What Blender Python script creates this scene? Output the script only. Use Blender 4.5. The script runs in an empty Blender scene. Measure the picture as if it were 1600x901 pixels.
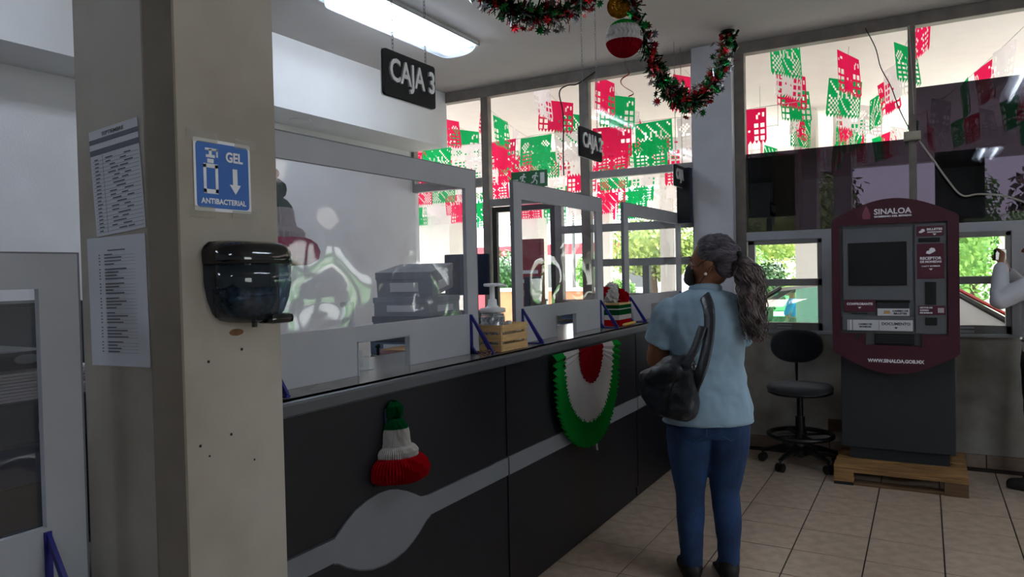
import bpy, bmesh, math, random
from mathutils import Vector, Matrix, Euler, noise
random.seed(7)
S = bpy.context.scene
C = bpy.data.collections.new('place'); S.collection.children.link(C)
PI = math.pi
# ------------------------------------------------------------------ camera
F, CX, CY, H = 1136.0, 800.0, 450.5, 1.45
_y = Vector((645, 38.5, F)).normalized()
_x = -(Vector((-2000, -19.5, F)) - _y * _y.dot(Vector((-2000, -19.5, F)))).normalized()
_z = _x.cross(_y)
if _z.y < 0: _z = -_z
def ray(px, py):
    v = Vector((px - CX, -(py - CY), F))
    return Vector((_x.dot(v), _y.dot(v), _z.dot(v)))
def atX(px, py, X): r = ray(px, py); return r * (X / r.x) + Vector((0, 0, H))
def atY(px, py, Y): r = ray(px, py); return r * (Y / r.y) + Vector((0, 0, H))
def atZ(px, py, Z): r = ray(px, py); return r * ((Z - H) / r.z) + Vector((0, 0, H))
cam = bpy.data.objects.new('camera', bpy.data.cameras.new('camera')); C.objects.link(cam)
r_, u_, f_ = Vector((_x.x, _y.x, _z.x)), Vector((_x.y, _y.y, _z.y)), Vector((_x.z, _y.z, _z.z))
cam.matrix_world = Matrix(((r_.x, u_.x, -f_.x, 0), (r_.y, u_.y, -f_.y, 0), (r_.z, u_.z, -f_.z, H), (0, 0, 0, 1)))
cam.data.sensor_width = 36; cam.data.lens = F / 1600 * 36; cam.data.clip_start = .02; cam.data.clip_end = 400
S.camera = cam
# ------------------------------------------------------------------ sky, sun, exposure
W = bpy.data.worlds.new('sky'); S.world = W; W.use_nodes = True
nt = W.node_tree; bg = nt.nodes['Background']
sky = nt.nodes.new('ShaderNodeTexSky'); sky.sky_type = 'NISHITA'; sky.sun_disc = False
sky.sun_elevation = math.radians(58); sky.sun_rotation = math.radians(200); sky.air_density = 1.6; sky.dust_density = 4; sky.altitude = 50
mixw = nt.nodes.new('ShaderNodeMixRGB'); mixw.inputs['Fac'].default_value = .55; mixw.inputs['Color2'].default_value = (8, 8.3, 8.6, 1)
nt.links.new(sky.outputs[0], mixw.inputs['Color1']); nt.links.new(mixw.outputs[0], bg.inputs['Color'])
bg.inputs['Strength'].default_value = .48
sun = bpy.data.lights.new('sun', 'SUN'); sun.energy = 8; sun.angle = math.radians(3); sun.color = (1, .96, .9)
so = bpy.data.objects.new('sun', sun); C.objects.link(so); so.rotation_euler = (math.radians(-34), math.radians(12), 0)
S.view_settings.view_transform = 'Standard'; S.view_settings.look = 'None'; S.view_settings.gamma = 1
S.view_settings.exposure = 1.05
S.view_settings.use_curve_mapping = False
# ------------------------------------------------------------------ materials
def hexc(c):
    if isinstance(c, str):
        v = [int(c[i:i + 2], 16) / 255 for i in (0, 2, 4)]
        return tuple(x / 12.92 if x <= .04045 else ((x + .055) / 1.055) ** 2.4 for x in v)
    return c
def mat(name, col, rough=.6, metal=0, var=.08, scale=6, bump=0, bscale=40, emit=0, spec=.5, coat=0, trans=0, alpha=None, stretch=None, col2=None, vec='Object', lo=.35, hi=.65, sheen=0):
    m = bpy.data.materials.new(name); m.use_nodes = True
    n = m.node_tree.nodes; l = m.node_tree.links; b = n['Principled BSDF']
    col = hexc(col)
    tc = n.new('ShaderNodeTexCoord'); mp = n.new('ShaderNodeMapping'); l.new(tc.outputs[vec], mp.inputs[0])
    if stretch: mp.inputs['Scale'].default_value = stretch
    nz = n.new('ShaderNodeTexNoise'); nz.inputs['Scale'].default_value = scale; nz.inputs['Detail'].default_value = 5; l.new(mp.outputs[0], nz.inputs['Vector'])
    cr = n.new('ShaderNodeValToRGB'); c2 = hexc(col2) if col2 else tuple(max(0, x * (1 - var * 2)) for x in col)
    cr.color_ramp.elements[0].position = lo; cr.color_ramp.elements[1].position = hi
    cr.color_ramp.elements[0].color = (*c2, 1); cr.color_ramp.elements[1].color = (*col, 1)
    l.new(nz.outputs['Fac'], cr.inputs[0]); l.new(cr.outputs[0], b.inputs['Base Color'])
    b.inputs['Roughness'].default_value = rough; b.inputs['Metallic'].default_value = metal
    b.inputs['Specular IOR Level'].default_value = spec; b.inputs['Coat Weight'].default_value = coat
    if sheen: b.inputs['Sheen Weight'].default_value = sheen
    if bump:
        nb = n.new('ShaderNodeTexNoise'); nb.inputs['Scale'].default_value = bscale; nb.inputs['Detail'].default_value = 4; l.new(mp.outputs[0], nb.inputs['Vector'])
        bp = n.new('ShaderNodeBump'); bp.inputs['Strength'].default_value = bump; bp.inputs['Distance'].default_value = .01
        l.new(nb.outputs['Fac'], bp.inputs['Height']); l.new(bp.outputs[0], b.inputs['Normal'])
    if emit: b.inputs['Emission Color'].default_value = (*col, 1); b.inputs['Emission Strength'].default_value = emit
    if trans: b.inputs['Transmission Weight'].default_value = trans
    return m
def glass(name, tint=(1, 1, 1), refl=.06, rough=0.0, wav=0, haze=0, hazecol=(.8, .8, .85), wscale=1.2):
    m = bpy.data.materials.new(name); m.use_nodes = True; n = m.node_tree.nodes; l = m.node_tree.links
    n.remove(n['Principled BSDF']); out = n['Material Output']
    tr = n.new('ShaderNodeBsdfTransparent'); tr.inputs[0].default_value = (*tint, 1)
    gl = n.new('ShaderNodeBsdfGlossy'); gl.inputs['Roughness'].default_value = rough
    lw = n.new('ShaderNodeLayerWeight'); lw.inputs['Blend'].default_value = .5
    pw = n.new('ShaderNodeMath'); pw.operation = 'POWER'; pw.inputs[1].default_value = 4; l.new(lw.outputs['Facing'], pw.inputs[0])
    ad = n.new('ShaderNodeMath'); ad.operation = 'MULTIPLY_ADD'; ad.use_clamp = True; ad.inputs[1].default_value = .8; ad.inputs[2].default_value = refl
    l.new(pw.outputs[0], ad.inputs[0])
    mx = n.new('ShaderNodeMixShader'); l.new(ad.outputs[0], mx.inputs[0]); l.new(tr.outputs[0], mx.inputs[1]); l.new(gl.outputs[0], mx.inputs[2])
    last = mx
    if wav:
        tc = n.new('ShaderNodeTexCoord'); nz = n.new('ShaderNodeTexNoise'); nz.inputs['Scale'].default_value = wscale; nz.inputs['Detail'].default_value = 1.5
        nz.inputs['Distortion'].default_value = .8
        l.new(tc.outputs['Object'], nz.inputs['Vector'])
        bp = n.new('ShaderNodeBump'); bp.inputs['Strength'].default_value = wav; bp.inputs['Distance'].default_value = .05
        l.new(nz.outputs['Fac'], bp.inputs['Height']); l.new(bp.outputs[0], gl.inputs['Normal'])
    if haze:
        d = n.new('ShaderNodeBsdfDiffuse'); d.inputs[0].default_value = (*hazecol, 1)
        m2 = n.new('ShaderNodeMixShader'); m2.inputs[0].default_value = haze
        l.new(last.outputs[0], m2.inputs[1]); l.new(d.outputs[0], m2.inputs[2]); last = m2
    l.new(last.outputs[0], out.inputs[0]); return m
def paper(name, col, tr=.5, rough=.8):
    m = bpy.data.materials.new(name); m.use_nodes = True; n = m.node_tree.nodes; l = m.node_tree.links
    n.remove(n['Principled BSDF']); out = n['Material Output']; c = hexc(col)
    d = n.new('ShaderNodeBsdfDiffuse'); t = n.new('ShaderNodeBsdfTranslucent')
    tc = n.new('ShaderNodeTexCoord'); nz = n.new('ShaderNodeTexNoise'); nz.inputs['Scale'].default_value = 9; l.new(tc.outputs['Object'], nz.inputs['Vector'])
    cr = n.new('ShaderNodeValToRGB'); cr.color_ramp.elements[0].color = (*[x * .8 for x in c], 1); cr.color_ramp.elements[1].color = (*c, 1); l.new(nz.outputs[0], cr.inputs[0])
    l.new(cr.outputs[0], d.inputs[0]); l.new(cr.outputs[0], t.inputs[0])
    mx = n.new('ShaderNodeMixShader'); mx.inputs[0].default_value = tr
    l.new(d.outputs[0], mx.inputs[1]); l.new(t.outputs[0], mx.inputs[2]); l.new(mx.outputs[0], out.inputs[0]); return m
def emis(name, col, s):
    m = bpy.data.materials.new(name); m.use_nodes = True; n = m.node_tree.nodes; l = m.node_tree.links
    n.remove(n['Principled BSDF']); e = n.new('ShaderNodeEmission'); e.inputs[0].default_value = (*hexc(col), 1); e.inputs[1].default_value = s
    l.new(e.outputs[0], n['Material Output'].inputs[0]); return m
M = dict(
    wall=mat('white_wall', 'dcdbde', .85, var=.05, scale=2.5, bump=.15, bscale=90),
    soffit=mat('soffit_paint', 'e4e3e5', .85, var=.03, scale=2),
    backwall=mat('scuffed_wall', 'b9b4ac', .85, var=.14, scale=3.2, bump=.2, bscale=60, col2='8f887e'),
    ceil=mat('ceiling_paint', 'bdb8b6', .9, var=.04, scale=1.5),
    pillar=mat('pillar_paint', 'aaa195', .7, var=.08, scale=2.6, bump=.25, bscale=14, col2='958b7f'),
    column=mat('column_paint', 'c3c4cb', .8, var=.04),
    alu=mat('aluminium_frame', '8d8a88', .45, metal=.35, var=.08, bump=.05),
    alu_old=mat('aged_aluminium', '857d76', .55, metal=.25, var=.12, scale=9),
    alu_light=mat('light_aluminium', 'a9abb0', .4, metal=.4, var=.05),
    tile=mat('floor_tile', 'c6b09c', .28, var=.07, scale=5, col2='ad9885', bump=.04, bscale=12, vec='Generated'),
    grout=mat('dark_grout', '3a2d28', .9),
    base=mat('baseboard_tile', 'a08a7a', .4, var=.1, vec='Generated'),
    panel=mat('charcoal_laminate', '13131a', .42, var=.1, scale=3, spec=.35),
    kick=mat('black_gap', '08080a', .8),
    stripe=mat('grey_laminate', '6c6e73', .5, var=.05),
    stripeedge=mat('stripe_edge', '4d4f57', .5),
    top=mat('counter_laminate', '8b8781', .2, var=.08, scale=4, spec=.6),
    topedge=mat('counter_edge', '4a4c51', .4, var=.1),
    board=mat('white_melamine', 'a5a6ab', .5, var=.03),
    boardedge=mat('board_edge', '6f7076', .5),
    film=glass('clear_plastic_film', (.93, .93, .96), .1, .05, wav=.7, haze=.13, hazecol=(.62, .63, .72)),
    film2=glass('clear_plastic_sheet', (.95, .95, .97), .08, .03, wav=.4, haze=.03),
    pane=glass('window_glass', (.97, .98, .97), .02),
    tint=glass('dark_tinted_film', (.15, .135, .165), .05, .01),
    blue=mat('blue_painted_metal', '16167a', .4, var=.05),
    black=mat('black_plastic', '0b0b0d', .35, var=.05),
    blackg=mat('gloss_black_plastic', '060608', .12, var=.05, coat=.6),
    blackm=mat('matt_black', '121214', .8),
    rubber=mat('black_rubber', '0d0d0e', .9),
    white=mat('white_plastic', 'd8d8d8', .4, var=.02),
    whitep=mat('white_print', 'e4e4e6', .7, var=.02),
    paper=mat('white_paper', 'c6c6cb', .8, var=.03),
    ink=mat('grey_ink', '5b5b62', .9), ink2=mat('dark_ink', '2c2c33', .9), band=mat('grey_band', '6b6b72', .9),
    signblue=mat('sign_blue', '1d5fb0', .5, var=.03),
    tape=glass('clear_tape', (.97, .96, .93), .05, .25, haze=.2, hazecol=(.62, .6, .55)),
    smoke=glass('smoked_plastic', (.36, .42, .5), .06, .03, haze=.10, hazecol=(.05, .08, .11)),
    gel=mat('soap_gel', '56707c', .25, var=.3, scale=60, col2='1b2a35'),
    rust=mat('rust_stain', '8a6342', .9, var=.2, scale=30),
    maroon=mat('maroon_panel', '431524', .4, var=.05),
    maroonlab=mat('maroon_label', '531a2e', .45, var=.05),
    kgrey=mat('kiosk_grey', '5e6064', .45, var=.04),
    kdark=mat('kiosk_charcoal', '24282d', .5, var=.06),
    screen=mat('dark_screen', '0e0f11', .15, var=.1),
    emblem=mat('faded_emblem', '7e4152', .6),
    gold=mat('gold_foil', 'b07b10', .25, metal=.8, var=.2, scale=40, col2='7a4a08'),
    wood=mat('pallet_pine', 'a87f4c', .7, var=.12, scale=5, stretch=(1, 12, 12), bump=.2, col2='7e5a31'),
    wooddark=mat('weathered_pine', '6e5237', .8, var=.2, scale=6, stretch=(1, 10, 10), bump=.2),
    crate=mat('pale_crate_wood', 'c9a26c', .6, var=.1, scale=5, stretch=(2, 2, 20), bump=.1),
    fabric=mat('charcoal_upholstery', '23262d', .95, var=.15, scale=60, bump=.4, bscale=300, sheen=.3),
    skin=mat('warm_skin', '8a5a41', .55, var=.06, scale=8, spec=.3),
    skin2=mat('light_brown_skin', 'a87053', .55, var=.06, scale=8, spec=.3),
    blouse=mat('pale_blue_cotton', '8fa9bb', .85, var=.05, scale=7, bump=.25, bscale=500, sheen=.1),
    shirt=mat('white_shirt_cotton', 'c9cad2', .85, var=.05, bump=.2, bscale=400),
    jeans=mat('blue_denim', '1d3e6b', .85, var=.3, scale=7, bump=.5, bscale=250, col2='10274b'),
    stitch=mat('denim_seam', '35577f', .9),
    trousers=mat('black_trousers', '0e0e12', .9), shoe=mat('black_shoe', '100e0e', .6),
    hair=mat('greying_dark_hair', '6e6670', .5, var=.5, scale=11, stretch=(1, 6, 6), col2='2a2228', bump=.8, bscale=60),
    hairb=mat('black_hair', '15110f', .5, var=.3, scale=12, bump=.5),
    curl=mat('wavy_brown_grey_hair', '857570', .6, var=.5, scale=22, col2='33272a'),
    pearl=mat('pearl', 'e8dfd0', .2), leather=mat('dark_leather', '1b1f27', .38, var=.1, scale=12, bump=.25, bscale=60, spec=.6),
    chrome=mat('chrome', 'c8c8cc', .15, metal=1), steel=mat('dull_steel', '77797c', .4, metal=.9),
    pink=paper('pink_tissue', 'f0205a', .55), green=paper('green_tissue', '12b060', .55), pwhite=paper('white_tissue', 'f4eef0', .5),
    red=paper('red_tissue', 'a80c18', .25), grn=paper('dark_green_tissue', '07502a', .2), wht=paper('cream_tissue', 'd0cac6', .25), grn2=paper('bright_green_tissue', '188a34', .25), red2=paper('deep_red_tissue', '85101c', .2),
    pinkbell=paper('magenta_tissue', 'c01f5a', .3),
    fred=mat('red_foil', 'c00d1c', .22, metal=.75, var=.3, scale=30), fgreen=mat('green_foil', '0a8a3a', .22, metal=.75, var=.4, scale=30), fsilver=mat('silver_foil', 'b8b4ba', .25, metal=.8, var=.3, scale=30), fdark=mat('dark_green_foil', '0c2216', .25, metal=.7),
    porch=mat('porch_plaster', 'e9e2e0', .9, var=.02), porchcol=mat('porch_column_paint', 'e6e2dc', .85, var=.02),
    road=mat('pale_concrete', 'd2cfc8', .9, var=.08, scale=1.5), grass=mat('lawn', '4f9a3a', .95, var=.3, scale=3),
    leaf=mat('leaf_green', 'a3b45c', .6, var=.35, scale=4, col2='5f7d3c'), leafd=mat('leaf_dark', '3f6a35', .6, var=.35, scale=4, col2='1e3f22'),
    leafb=mat('leaf_bright', '8cbe5c', .6, var=.3, scale=4, col2='558f40'), leafbr=mat('leaf_brown', '6d5a48', .7, var=.4, scale=4, col2='352b2a'),
    bark=mat('bark', '6b5748', .9, var=.3, scale=12),
    carw=mat('silver_car_paint', 'b4b3b2', .2, var=.02, coat=1), carg=mat('grey_car_paint', '4b5157', .2, var=.02, coat=1), cargl=glass('car_glass', (.55, .85, .75), .08), taill=mat('red_lens', 'b01a1a', .2), tyre=mat('tyre', '121212', .9),
    orange=mat('orange_render', 'c98460', .9, var=.06), bwhite=mat('far_white_render', 'e8e6e2', .9), bred=mat('far_red_paint', 'b8404c', .8),
    exitg=mat('exit_green', '1c6b3e', .5), boxgrey=mat('grey_file_box', '7b8088', .7, var=.1), boxblue=mat('blue_grey_file_box', '56647c', .7, var=.12), boxedge=mat('dark_box_edge', '3a3e47', .6),
    beige=mat('beige_plastic', 'b5ae9c', .5), cable=mat('white_cable', 'b9b4ac', .5), cabled=mat('black_cable', '15120f', .6),
    cabinet=mat('dark_cabinet', '2b2c30', .6), folder=mat('dusty_pink_folder', '9b7478', .8), blueb=mat('bright_blue_mask', '1f57b8', .7), blueshirt=mat('sky_blue_shirt', '3f8fd0', .8),
    card=mat('brown_cardboard', 'a8875f', .85), redbox=mat('red_label_box', '8f2532', .7), acr=glass('acrylic', (.92, .94, .95), .12, .02, haze=.1), yellow=mat('yellow_paint', 'd9a41c', .5),
    tubebody=mat('fixture_white', 'c9ccd0', .5), jeanblue=mat('navy_cloth', '1c2740', .9),
)
M['tube'] = emis('fluorescent_tube', 'f1f5fb', 38)
M['lens'] = glass('ribbed_diffuser', (.62, .68, .74), .05, .2, haze=.32, hazecol=(.75, .82, .9))
M['sparkle'] = mat('bubbly_gel', 'd5dde6', .1, var=.5, scale=70, col2='3b4452', trans=.4)
# ------------------------------------------------------------------ mesh collector
class MB:
    def __init__(s): s.v = []; s.f = []; s.m = []; s.mats = []
    def _m(s, m):
        if m is None: return 0
        if m not in s.mats: s.mats.append(m)
        return s.mats.index(m)
    def add(s, vs, fs, m=None):
        o = len(s.v); s.v += [tuple(v) for v in vs]; k = s._m(m)
        for f in fs: s.f.append(tuple(i + o for i in f)); s.m.append(k)
        return s
    def box(s, a, b, m=None, bev=0):
        x0, x1 = sorted((a[0], b[0])); y0, y1 = sorted((a[1], b[1])); z0, z1 = sorted((a[2], b[2]))
        if bev:
            c = ((x0 + x1) / 2, (y0 + y1) / 2, (z0 + z1) / 2); return s.rbox(c, (x1 - x0, y1 - y0, z1 - z0), bev, m=m)
        vs = [(x, y, z) for z in (z0, z1) for y in (y0, y1) for x in (x0, x1)]
        return s.add(vs, [(0, 2, 3, 1), (4, 5, 7, 6), (0, 1, 5, 4), (2, 6, 7, 3), (0, 4, 6, 2), (1, 3, 7, 5)], m)
    def rbox(s, c, sz, bev=.005, rot=None, m=None):
        bm = bmesh.new(); bmesh.ops.create_cube(bm, size=1)
        for v in bm.verts: v.co = Vector((v.co.x * sz[0], v.co.y * sz[1], v.co.z * sz[2]))
        if bev: bmesh.ops.bevel(bm, geom=bm.edges[:], offset=min(bev, min(sz) * .45), segments=2, affect='EDGES', profile=.6)
        R = rot if rot is not None else Matrix.Identity(3)
        vs = [R @ v.co + Vector(c) for v in bm.verts]; fs = [[v.index for v in f.verts] for f in bm.faces]; bm.free()
        return s.add(vs, fs, m)
    def ring_tube(s, rings, closed=False, cap=True, m=None):
        n = len(rings[0]); vs = [p for r in rings for p in r]; fs = []
        k = len(rings)
        for i in range(k if closed else k - 1):
            a = i * n; b = ((i + 1) % k) * n
            for j in range(n): j2 = (j + 1) % n; fs.append((a + j, a + j2, b + j2, b + j))
        if cap and not closed: fs.append(tuple(range(n - 1, -1, -1))); fs.append(tuple(range((k - 1) * n, k * n)))
        return s.add(vs, fs, m)
    def tube(s, path, r, n=8, m=None, closed=False, cap=True, up=(0, 0, 1), flat=1):
        P = [Vector(p) for p in path]; rs = r if isinstance(r, (list, tuple)) else [r] * len(P); rings = []
        side = None
        for i, p in enumerate(P):
            a = P[i - 1] if (i or closed) else p; b = P[(i + 1) % len(P)] if (i < len(P) - 1 or closed) else p
            t = (b - a); t = t.normalized() if t.length > 1e-9 else Vector((0, 0, 1))
            if side is None:
                side = t.cross(Vector(up)); 
                if side.length < .05: side = t.cross(Vector((1, 0, 0)))
            else: side = side - t * side.dot(t)
            side = side.normalized(); w = side.cross(t)
            rings.append([p + side * math.cos(2 * PI * j / n) * rs[i] + w * math.sin(2 * PI * j / n) * rs[i] * flat for j in range(n)])
        return s.ring_tube(rings, closed, cap, m)
    def cyl(s, a, b, r0, r1=None, n=16, m=None): return s.tube([a, b], [r0, r0 if r1 is None else r1], n, m)
    def lathe(s, prof, c=(0, 0, 0), n=24, m=None, sx=1, sy=1, cap=True):
        return s.ring_tube([[(c[0] + r * sx * math.cos(2 * PI * j / n), c[1] + r * sy * math.sin(2 * PI * j / n), c[2] + z) for j in range(n)] for r, z in prof], cap=cap, m=m)
    def ball(s, c, r, n=12, m=None, R=None):
        r = r if isinstance(r, (tuple, list)) else (r, r, r); rings = []
        for i in range(1, n):
            t = PI * i / n; ring = []
            for j in range(n * 2):
                v = Vector((r[0] * math.sin(t) * math.cos(PI * j / n), r[1] * math.sin(t) * math.sin(PI * j / n), -r[2] * math.cos(t)))
                ring.append((R @ v if R else v) + Vector(c))
            rings.append(ring)
        return s.ring_tube(rings, m=m)
    def prism(s, poly, origin, ux, uy, th, m=None):
        o = Vector(origin); ux = Vector(ux); uy = Vector(uy); nn = ux.cross(uy).normalized() * th
        a = [o + ux * p[0] + uy * p[1] for p in poly]; k = len(a)
        vs = a + [p + nn for p in a]
        fs = [tuple(range(k - 1, -1, -1)), tuple(range(k, 2 * k))] + [(i, (i + 1) % k, (i + 1) % k + k, i + k) for i in range(k)]
        return s.add(vs, fs, m)
    def mesh(s, name, m=None, smooth=False):
        me = bpy.data.meshes.new(name); me.from_pydata(s.v, [], s.f)
        ms = s.mats or [m]
        for x in ms: me.materials.append(x)
        if s.mats:
            for p, k in zip(me.polygons, s.m): p.material_index = k
        if smooth: me.polygons.foreach_set('use_smooth', [True] * len(me.polygons))
        me.update(); 
        bm = bmesh.new(); bm.from_mesh(me); bmesh.ops.recalc_face_normals(bm, faces=bm.faces[:]); bm.to_mesh(me); bm.free()
        return me
    def build(s, name, m=None, parent=None, smooth=False, loc=None, rz=0):
        o = bpy.data.objects.new(name, s.mesh(name, m, smooth)); C.objects.link(o)
        if smooth == 'auto': auto(o)
        if parent is not None: o.parent = parent
        if loc is not None: o.location = loc
        if rz: o.rotation_euler.z = rz
        return o
def tag(o, label=None, cat=None, group=None, kind=None):
    for k, v in (('label', label), ('category', cat), ('group', group), ('kind', kind)):
        if v: o[k] = v
    return o
def empty(name, loc, label, cat, group=None, rz=0):
    o = bpy.data.objects.new(name, None); C.objects.link(o); o.location = loc; o.rotation_euler.z = rz
    o.empty_display_size = .1
    return tag(o, label, cat, group)
def struct(name, mb, m=None, parent=None, **k):
    o = mb.build(name, m, parent, **k)
    if parent is None: o['kind'] = 'structure'
    return o
def world_child(mb, name, m, parent, **k):
    """geometry written in world coordinates, stored relative to its parent"""
    Mi = Matrix.Translation(parent.location) @ Euler((0, 0, parent.rotation_euler.z)).to_matrix().to_4x4(); Mi = Mi.inverted()
    mb.v = [tuple(Mi @ Vector(v)) for v in mb.v]
    return mb.build(name, m, parent, **k)
WC = world_child
def smooth_angle(o, a=40):
    me = o.data; me.polygons.foreach_set('use_smooth', [True] * len(me.polygons))
    try: me.set_sharp_from_angle(angle=math.radians(a))
    except Exception: pass
    return o
def spline_(P, k=6):
    P = [Vector(p) for p in P]; Q = []
    for i in range(len(P) - 1):
        p0 = P[max(i - 1, 0)]; p1 = P[i]; p2 = P[i + 1]; p3 = P[min(i + 2, len(P) - 1)]
        for j in range(k): t = j / k; Q.append(.5 * ((2 * p1) + (-p0 + p2) * t + (2 * p0 - 5 * p1 + 4 * p2 - p3) * t * t + (-p0 + 3 * p1 - 3 * p2 + p3) * t ** 3))
    Q.append(P[-1]); return Q
def text_mb(txt, size, origin, ux, uy, th=.0008, m=None, bold=0, center=True, mb=None, width=None, shear=0):
    cu = bpy.data.curves.new('t', 'FONT'); cu.body = txt; cu.size = size; cu.offset = bold; cu.extrude = 0; cu.resolution_u = 3; cu.shear = shear
    o = bpy.data.objects.new('t', cu); S.collection.objects.link(o)
    dg = bpy.context.evaluated_depsgraph_get(); me = bpy.data.meshes.new_from_object(o.evaluated_get(dg))
    vs = [v.co.copy() for v in me.vertices]; fs = [tuple(p.vertices) for p in me.polygons]
    bpy.data.objects.remove(o); bpy.data.curves.remove(cu); bpy.data.meshes.remove(me)
    mb = mb or MB()
    if not vs: return mb
    x0 = min(v.x for v in vs); x1 = max(v.x for v in vs); y0 = min(v.y for v in vs); y1 = max(v.y for v in vs)
    k = (width / (x1 - x0)) if width else 1
    o3 = Vector(origin); ux = Vector(ux); uy = Vector(uy); n = ux.cross(uy)
    dx = -(x0 + x1) / 2 if center else -x0; dy = -(y0 + y1) / 2 if center else 0
    P = [o3 + ux * (v.x + dx) * k + uy * (v.y + dy) for v in vs]
    front = [p + n * th for p in P]
    # edges used once are the outline: side walls
    cnt = {}
    for f in fs:
        for i in range(len(f)):
            a, b = f[i], f[(i + 1) % len(f)]; cnt.setdefault((min(a, b), max(a, b)), []).append((a, b))
    N = len(P); FS = [tuple(i + N for i in f) for f in fs]
    if th > .002:
        for e, l in cnt.items():
            if len(l) == 1: a, b = l[0]; FS.append((a, b, b + N, a + N))
    mb.add(P + front, FS, m); return mb
VX, VY, VZ = Vector((1, 0, 0)), Vector((0, 1, 0)), Vector((0, 0, 1))
def link_copy(src, name, parent, loc=(0, 0, 0), rot=(0, 0, 0)):
    o = bpy.data.objects.new(name, src); o.parent = parent; o.location = loc; o.rotation_euler = rot; C.objects.link(o); return o
# ================================================================== SETTING
WY = 6.07; CZ = 3.26; LX = -4.61
fl = struct('floor', MB().box((-7, -4, -.12), (3.3, WY + .1, -.006)), M['grout'])
P_ = .339
tile_v = []
for k in range(4):
    mb = MB(); mb.rbox((0, 0, -.006), (P_ - .007, P_ - .007, .012), .0015)
    tile_v.append(mb.mesh('tile', M['tile']))
for i in range(13):
    for j in range(18):
        x = -1.624 + P_ * (i + .5); y = 5.955 - P_ * (j + .5) + .0
        t = link_copy(tile_v[(i * 7 + j * 3) % 4], 'tile', fl, (x, y + .0, random.uniform(-.0006, .0004)), (0, 0, random.choice((0, PI / 2, PI, -PI / 2))))
struct('ceiling', MB().box((-7, -4, CZ), (3.3, WY + .15, CZ + .2)), M['ceil'])
struct('wall_left', MB().box((LX - .2, -4, 0), (LX, WY + .1, CZ)), M['wall'])
struct('wall_right', MB().box((3.3, -4, 0), (3.5, 1.2, CZ)).box((3.3, 2.9, 0), (3.5, WY + .1, CZ)).box((3.3, 1.2, 0), (3.5, 2.9, 1.0)).box((3.3, 1.2, 2.6), (3.5, 2.9, CZ)), M['wall'])
w7 = struct('window_7', MB().box((3.36, 1.2, 1.0), (3.42, 1.26, 2.6)).box((3.36, 2.84, 1.0), (3.42, 2.9, 2.6)).box((3.36, 1.2, 1.0), (3.42, 2.9, 1.06)).box((3.36, 1.2, 2.54), (3.42, 2.9, 2.6)), M['alu'])
MB().box((3.388, 1.26, 1.06), (3.392, 2.84, 2.54)).build('pane', M['pane'], w7)
struct('wall_front', MB().box((-7, -4.2, 0), (3.5, -4, CZ)), M['wall'])
sof = MB().box((LX, -4, 2.72), (-4.16, WY, CZ)); struct('trim_1', sof, M['soffit'])
dl = empty('downlight', (-4.38, 4.3, 2.72), 'small round recessed downlight in the underside of the white soffit', 'light')
MB().lathe([(.085, -.004), (.09, -.002), (.09, 0), (.065, 0), (.06, -.003)], n=28).build('trim_ring', M['white'], dl, smooth=True)
MB().lathe([(.06, -.001), (.06, 0)], n=24).build('lens', M['tubebody'], dl)
# wall under right windows, wall under left low windows
bw = MB().box((-1.335, WY, 0), (3.3, WY + .16, .935)).box((-2.95, WY, 0), (-1.65, WY + .16, 1.19)).box((LX, WY, 0), (-3.74, WY + .16, .75))
struct('wall_back', bw, M['backwall'])
struct('column', MB().box((-1.655, WY - .1, 0), (-1.335, WY + .3, CZ), bev=.006), M['column'])
bb = struct('baseboard_back', MB().box((-1.335, WY - .006, 0), (3.3, WY, .095)), M['grout'])
for i in range(14):
    x = -1.33 + P_ * i + .17
    MB().box((x - .166, WY - .013, .002), (x + .166, WY - .002, .094), bev=.002).build('tile', M['base'], bb)
bb2 = struct('baseboard_column', MB().box((-1.66, WY - .112, 0), (-1.33, WY - .1, .09), bev=.002), M['base'])
# ---- window frames
FY0, FY1 = WY + .0, WY + .07
def bar(mb, x0, x1, z0, z1, y0=FY0, y1=FY1): return mb.box((x0, y0, z0), (x1, y1, z1), bev=.004)
def pane(parent, x0, x1, z0, z1, m, y=WY + .04, name='pane'):
    mb = MB().box((x0, y - .002, z0), (x1, y + .002, z1)); return mb.build(name, m, parent)
hd = MB(); bar(hd, LX, -1.65, 3.16, CZ, WY - .02, FY1); struct('trim_2', hd, M['alu_old'])
hd = MB(); bar(hd, -1.335, 3.3, 3.17, CZ, WY - .02, FY1); struct('trim_3', hd, M['alu_old'])
w1 = struct('window_1', bar(MB(), LX, -3.76, 2.30, 2.39).box((LX, FY0, 2.39), (LX + .03, FY1, 3.17)), M['alu'])
bar(MB(), -3.76, -3.68, 0, 3.17).build('mullion', M['alu_old'], w1); bar(MB(), LX, -3.76, .75, .82).build('sill_bar', M['alu'], w1)
pane(w1, LX + .03, -3.76, 2.39, 3.17, M['pane']); pane(w1, LX, -3.76, .82, 2.30, M['pane'])
w2 = struct('window_2', bar(MB(), -3.68, -2.71, 2.10, 2.17), M['alu'])
bar(MB(), -2.71, -2.62, 1.19, 3.17).build('mullion', M['alu_old'], w2)
pane(w2, -3.68, -2.71, 2.17, 3.17, M['pane'])
bar(MB(), -2.98, -2.91, 0, 1.87).build('mullion', M['alu'], w2); bar(MB(), -2.91, -2.71, 1.80, 1.87).build('transom', M['alu'], w2)
bar(MB(), -2.98, -2.91, 1.87, 2.10).build('mullion', M['alu'], w2); pane(w2, -2.91, -2.71, 1.19, 1.8, M['pane']); pane(w2, -2.91, -2.71, 1.87, 2.10, M['pane'])
w3 = struct('window_3', bar(MB(), -2.62, -1.655, 2.28, 2.345), M['alu'])
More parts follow.
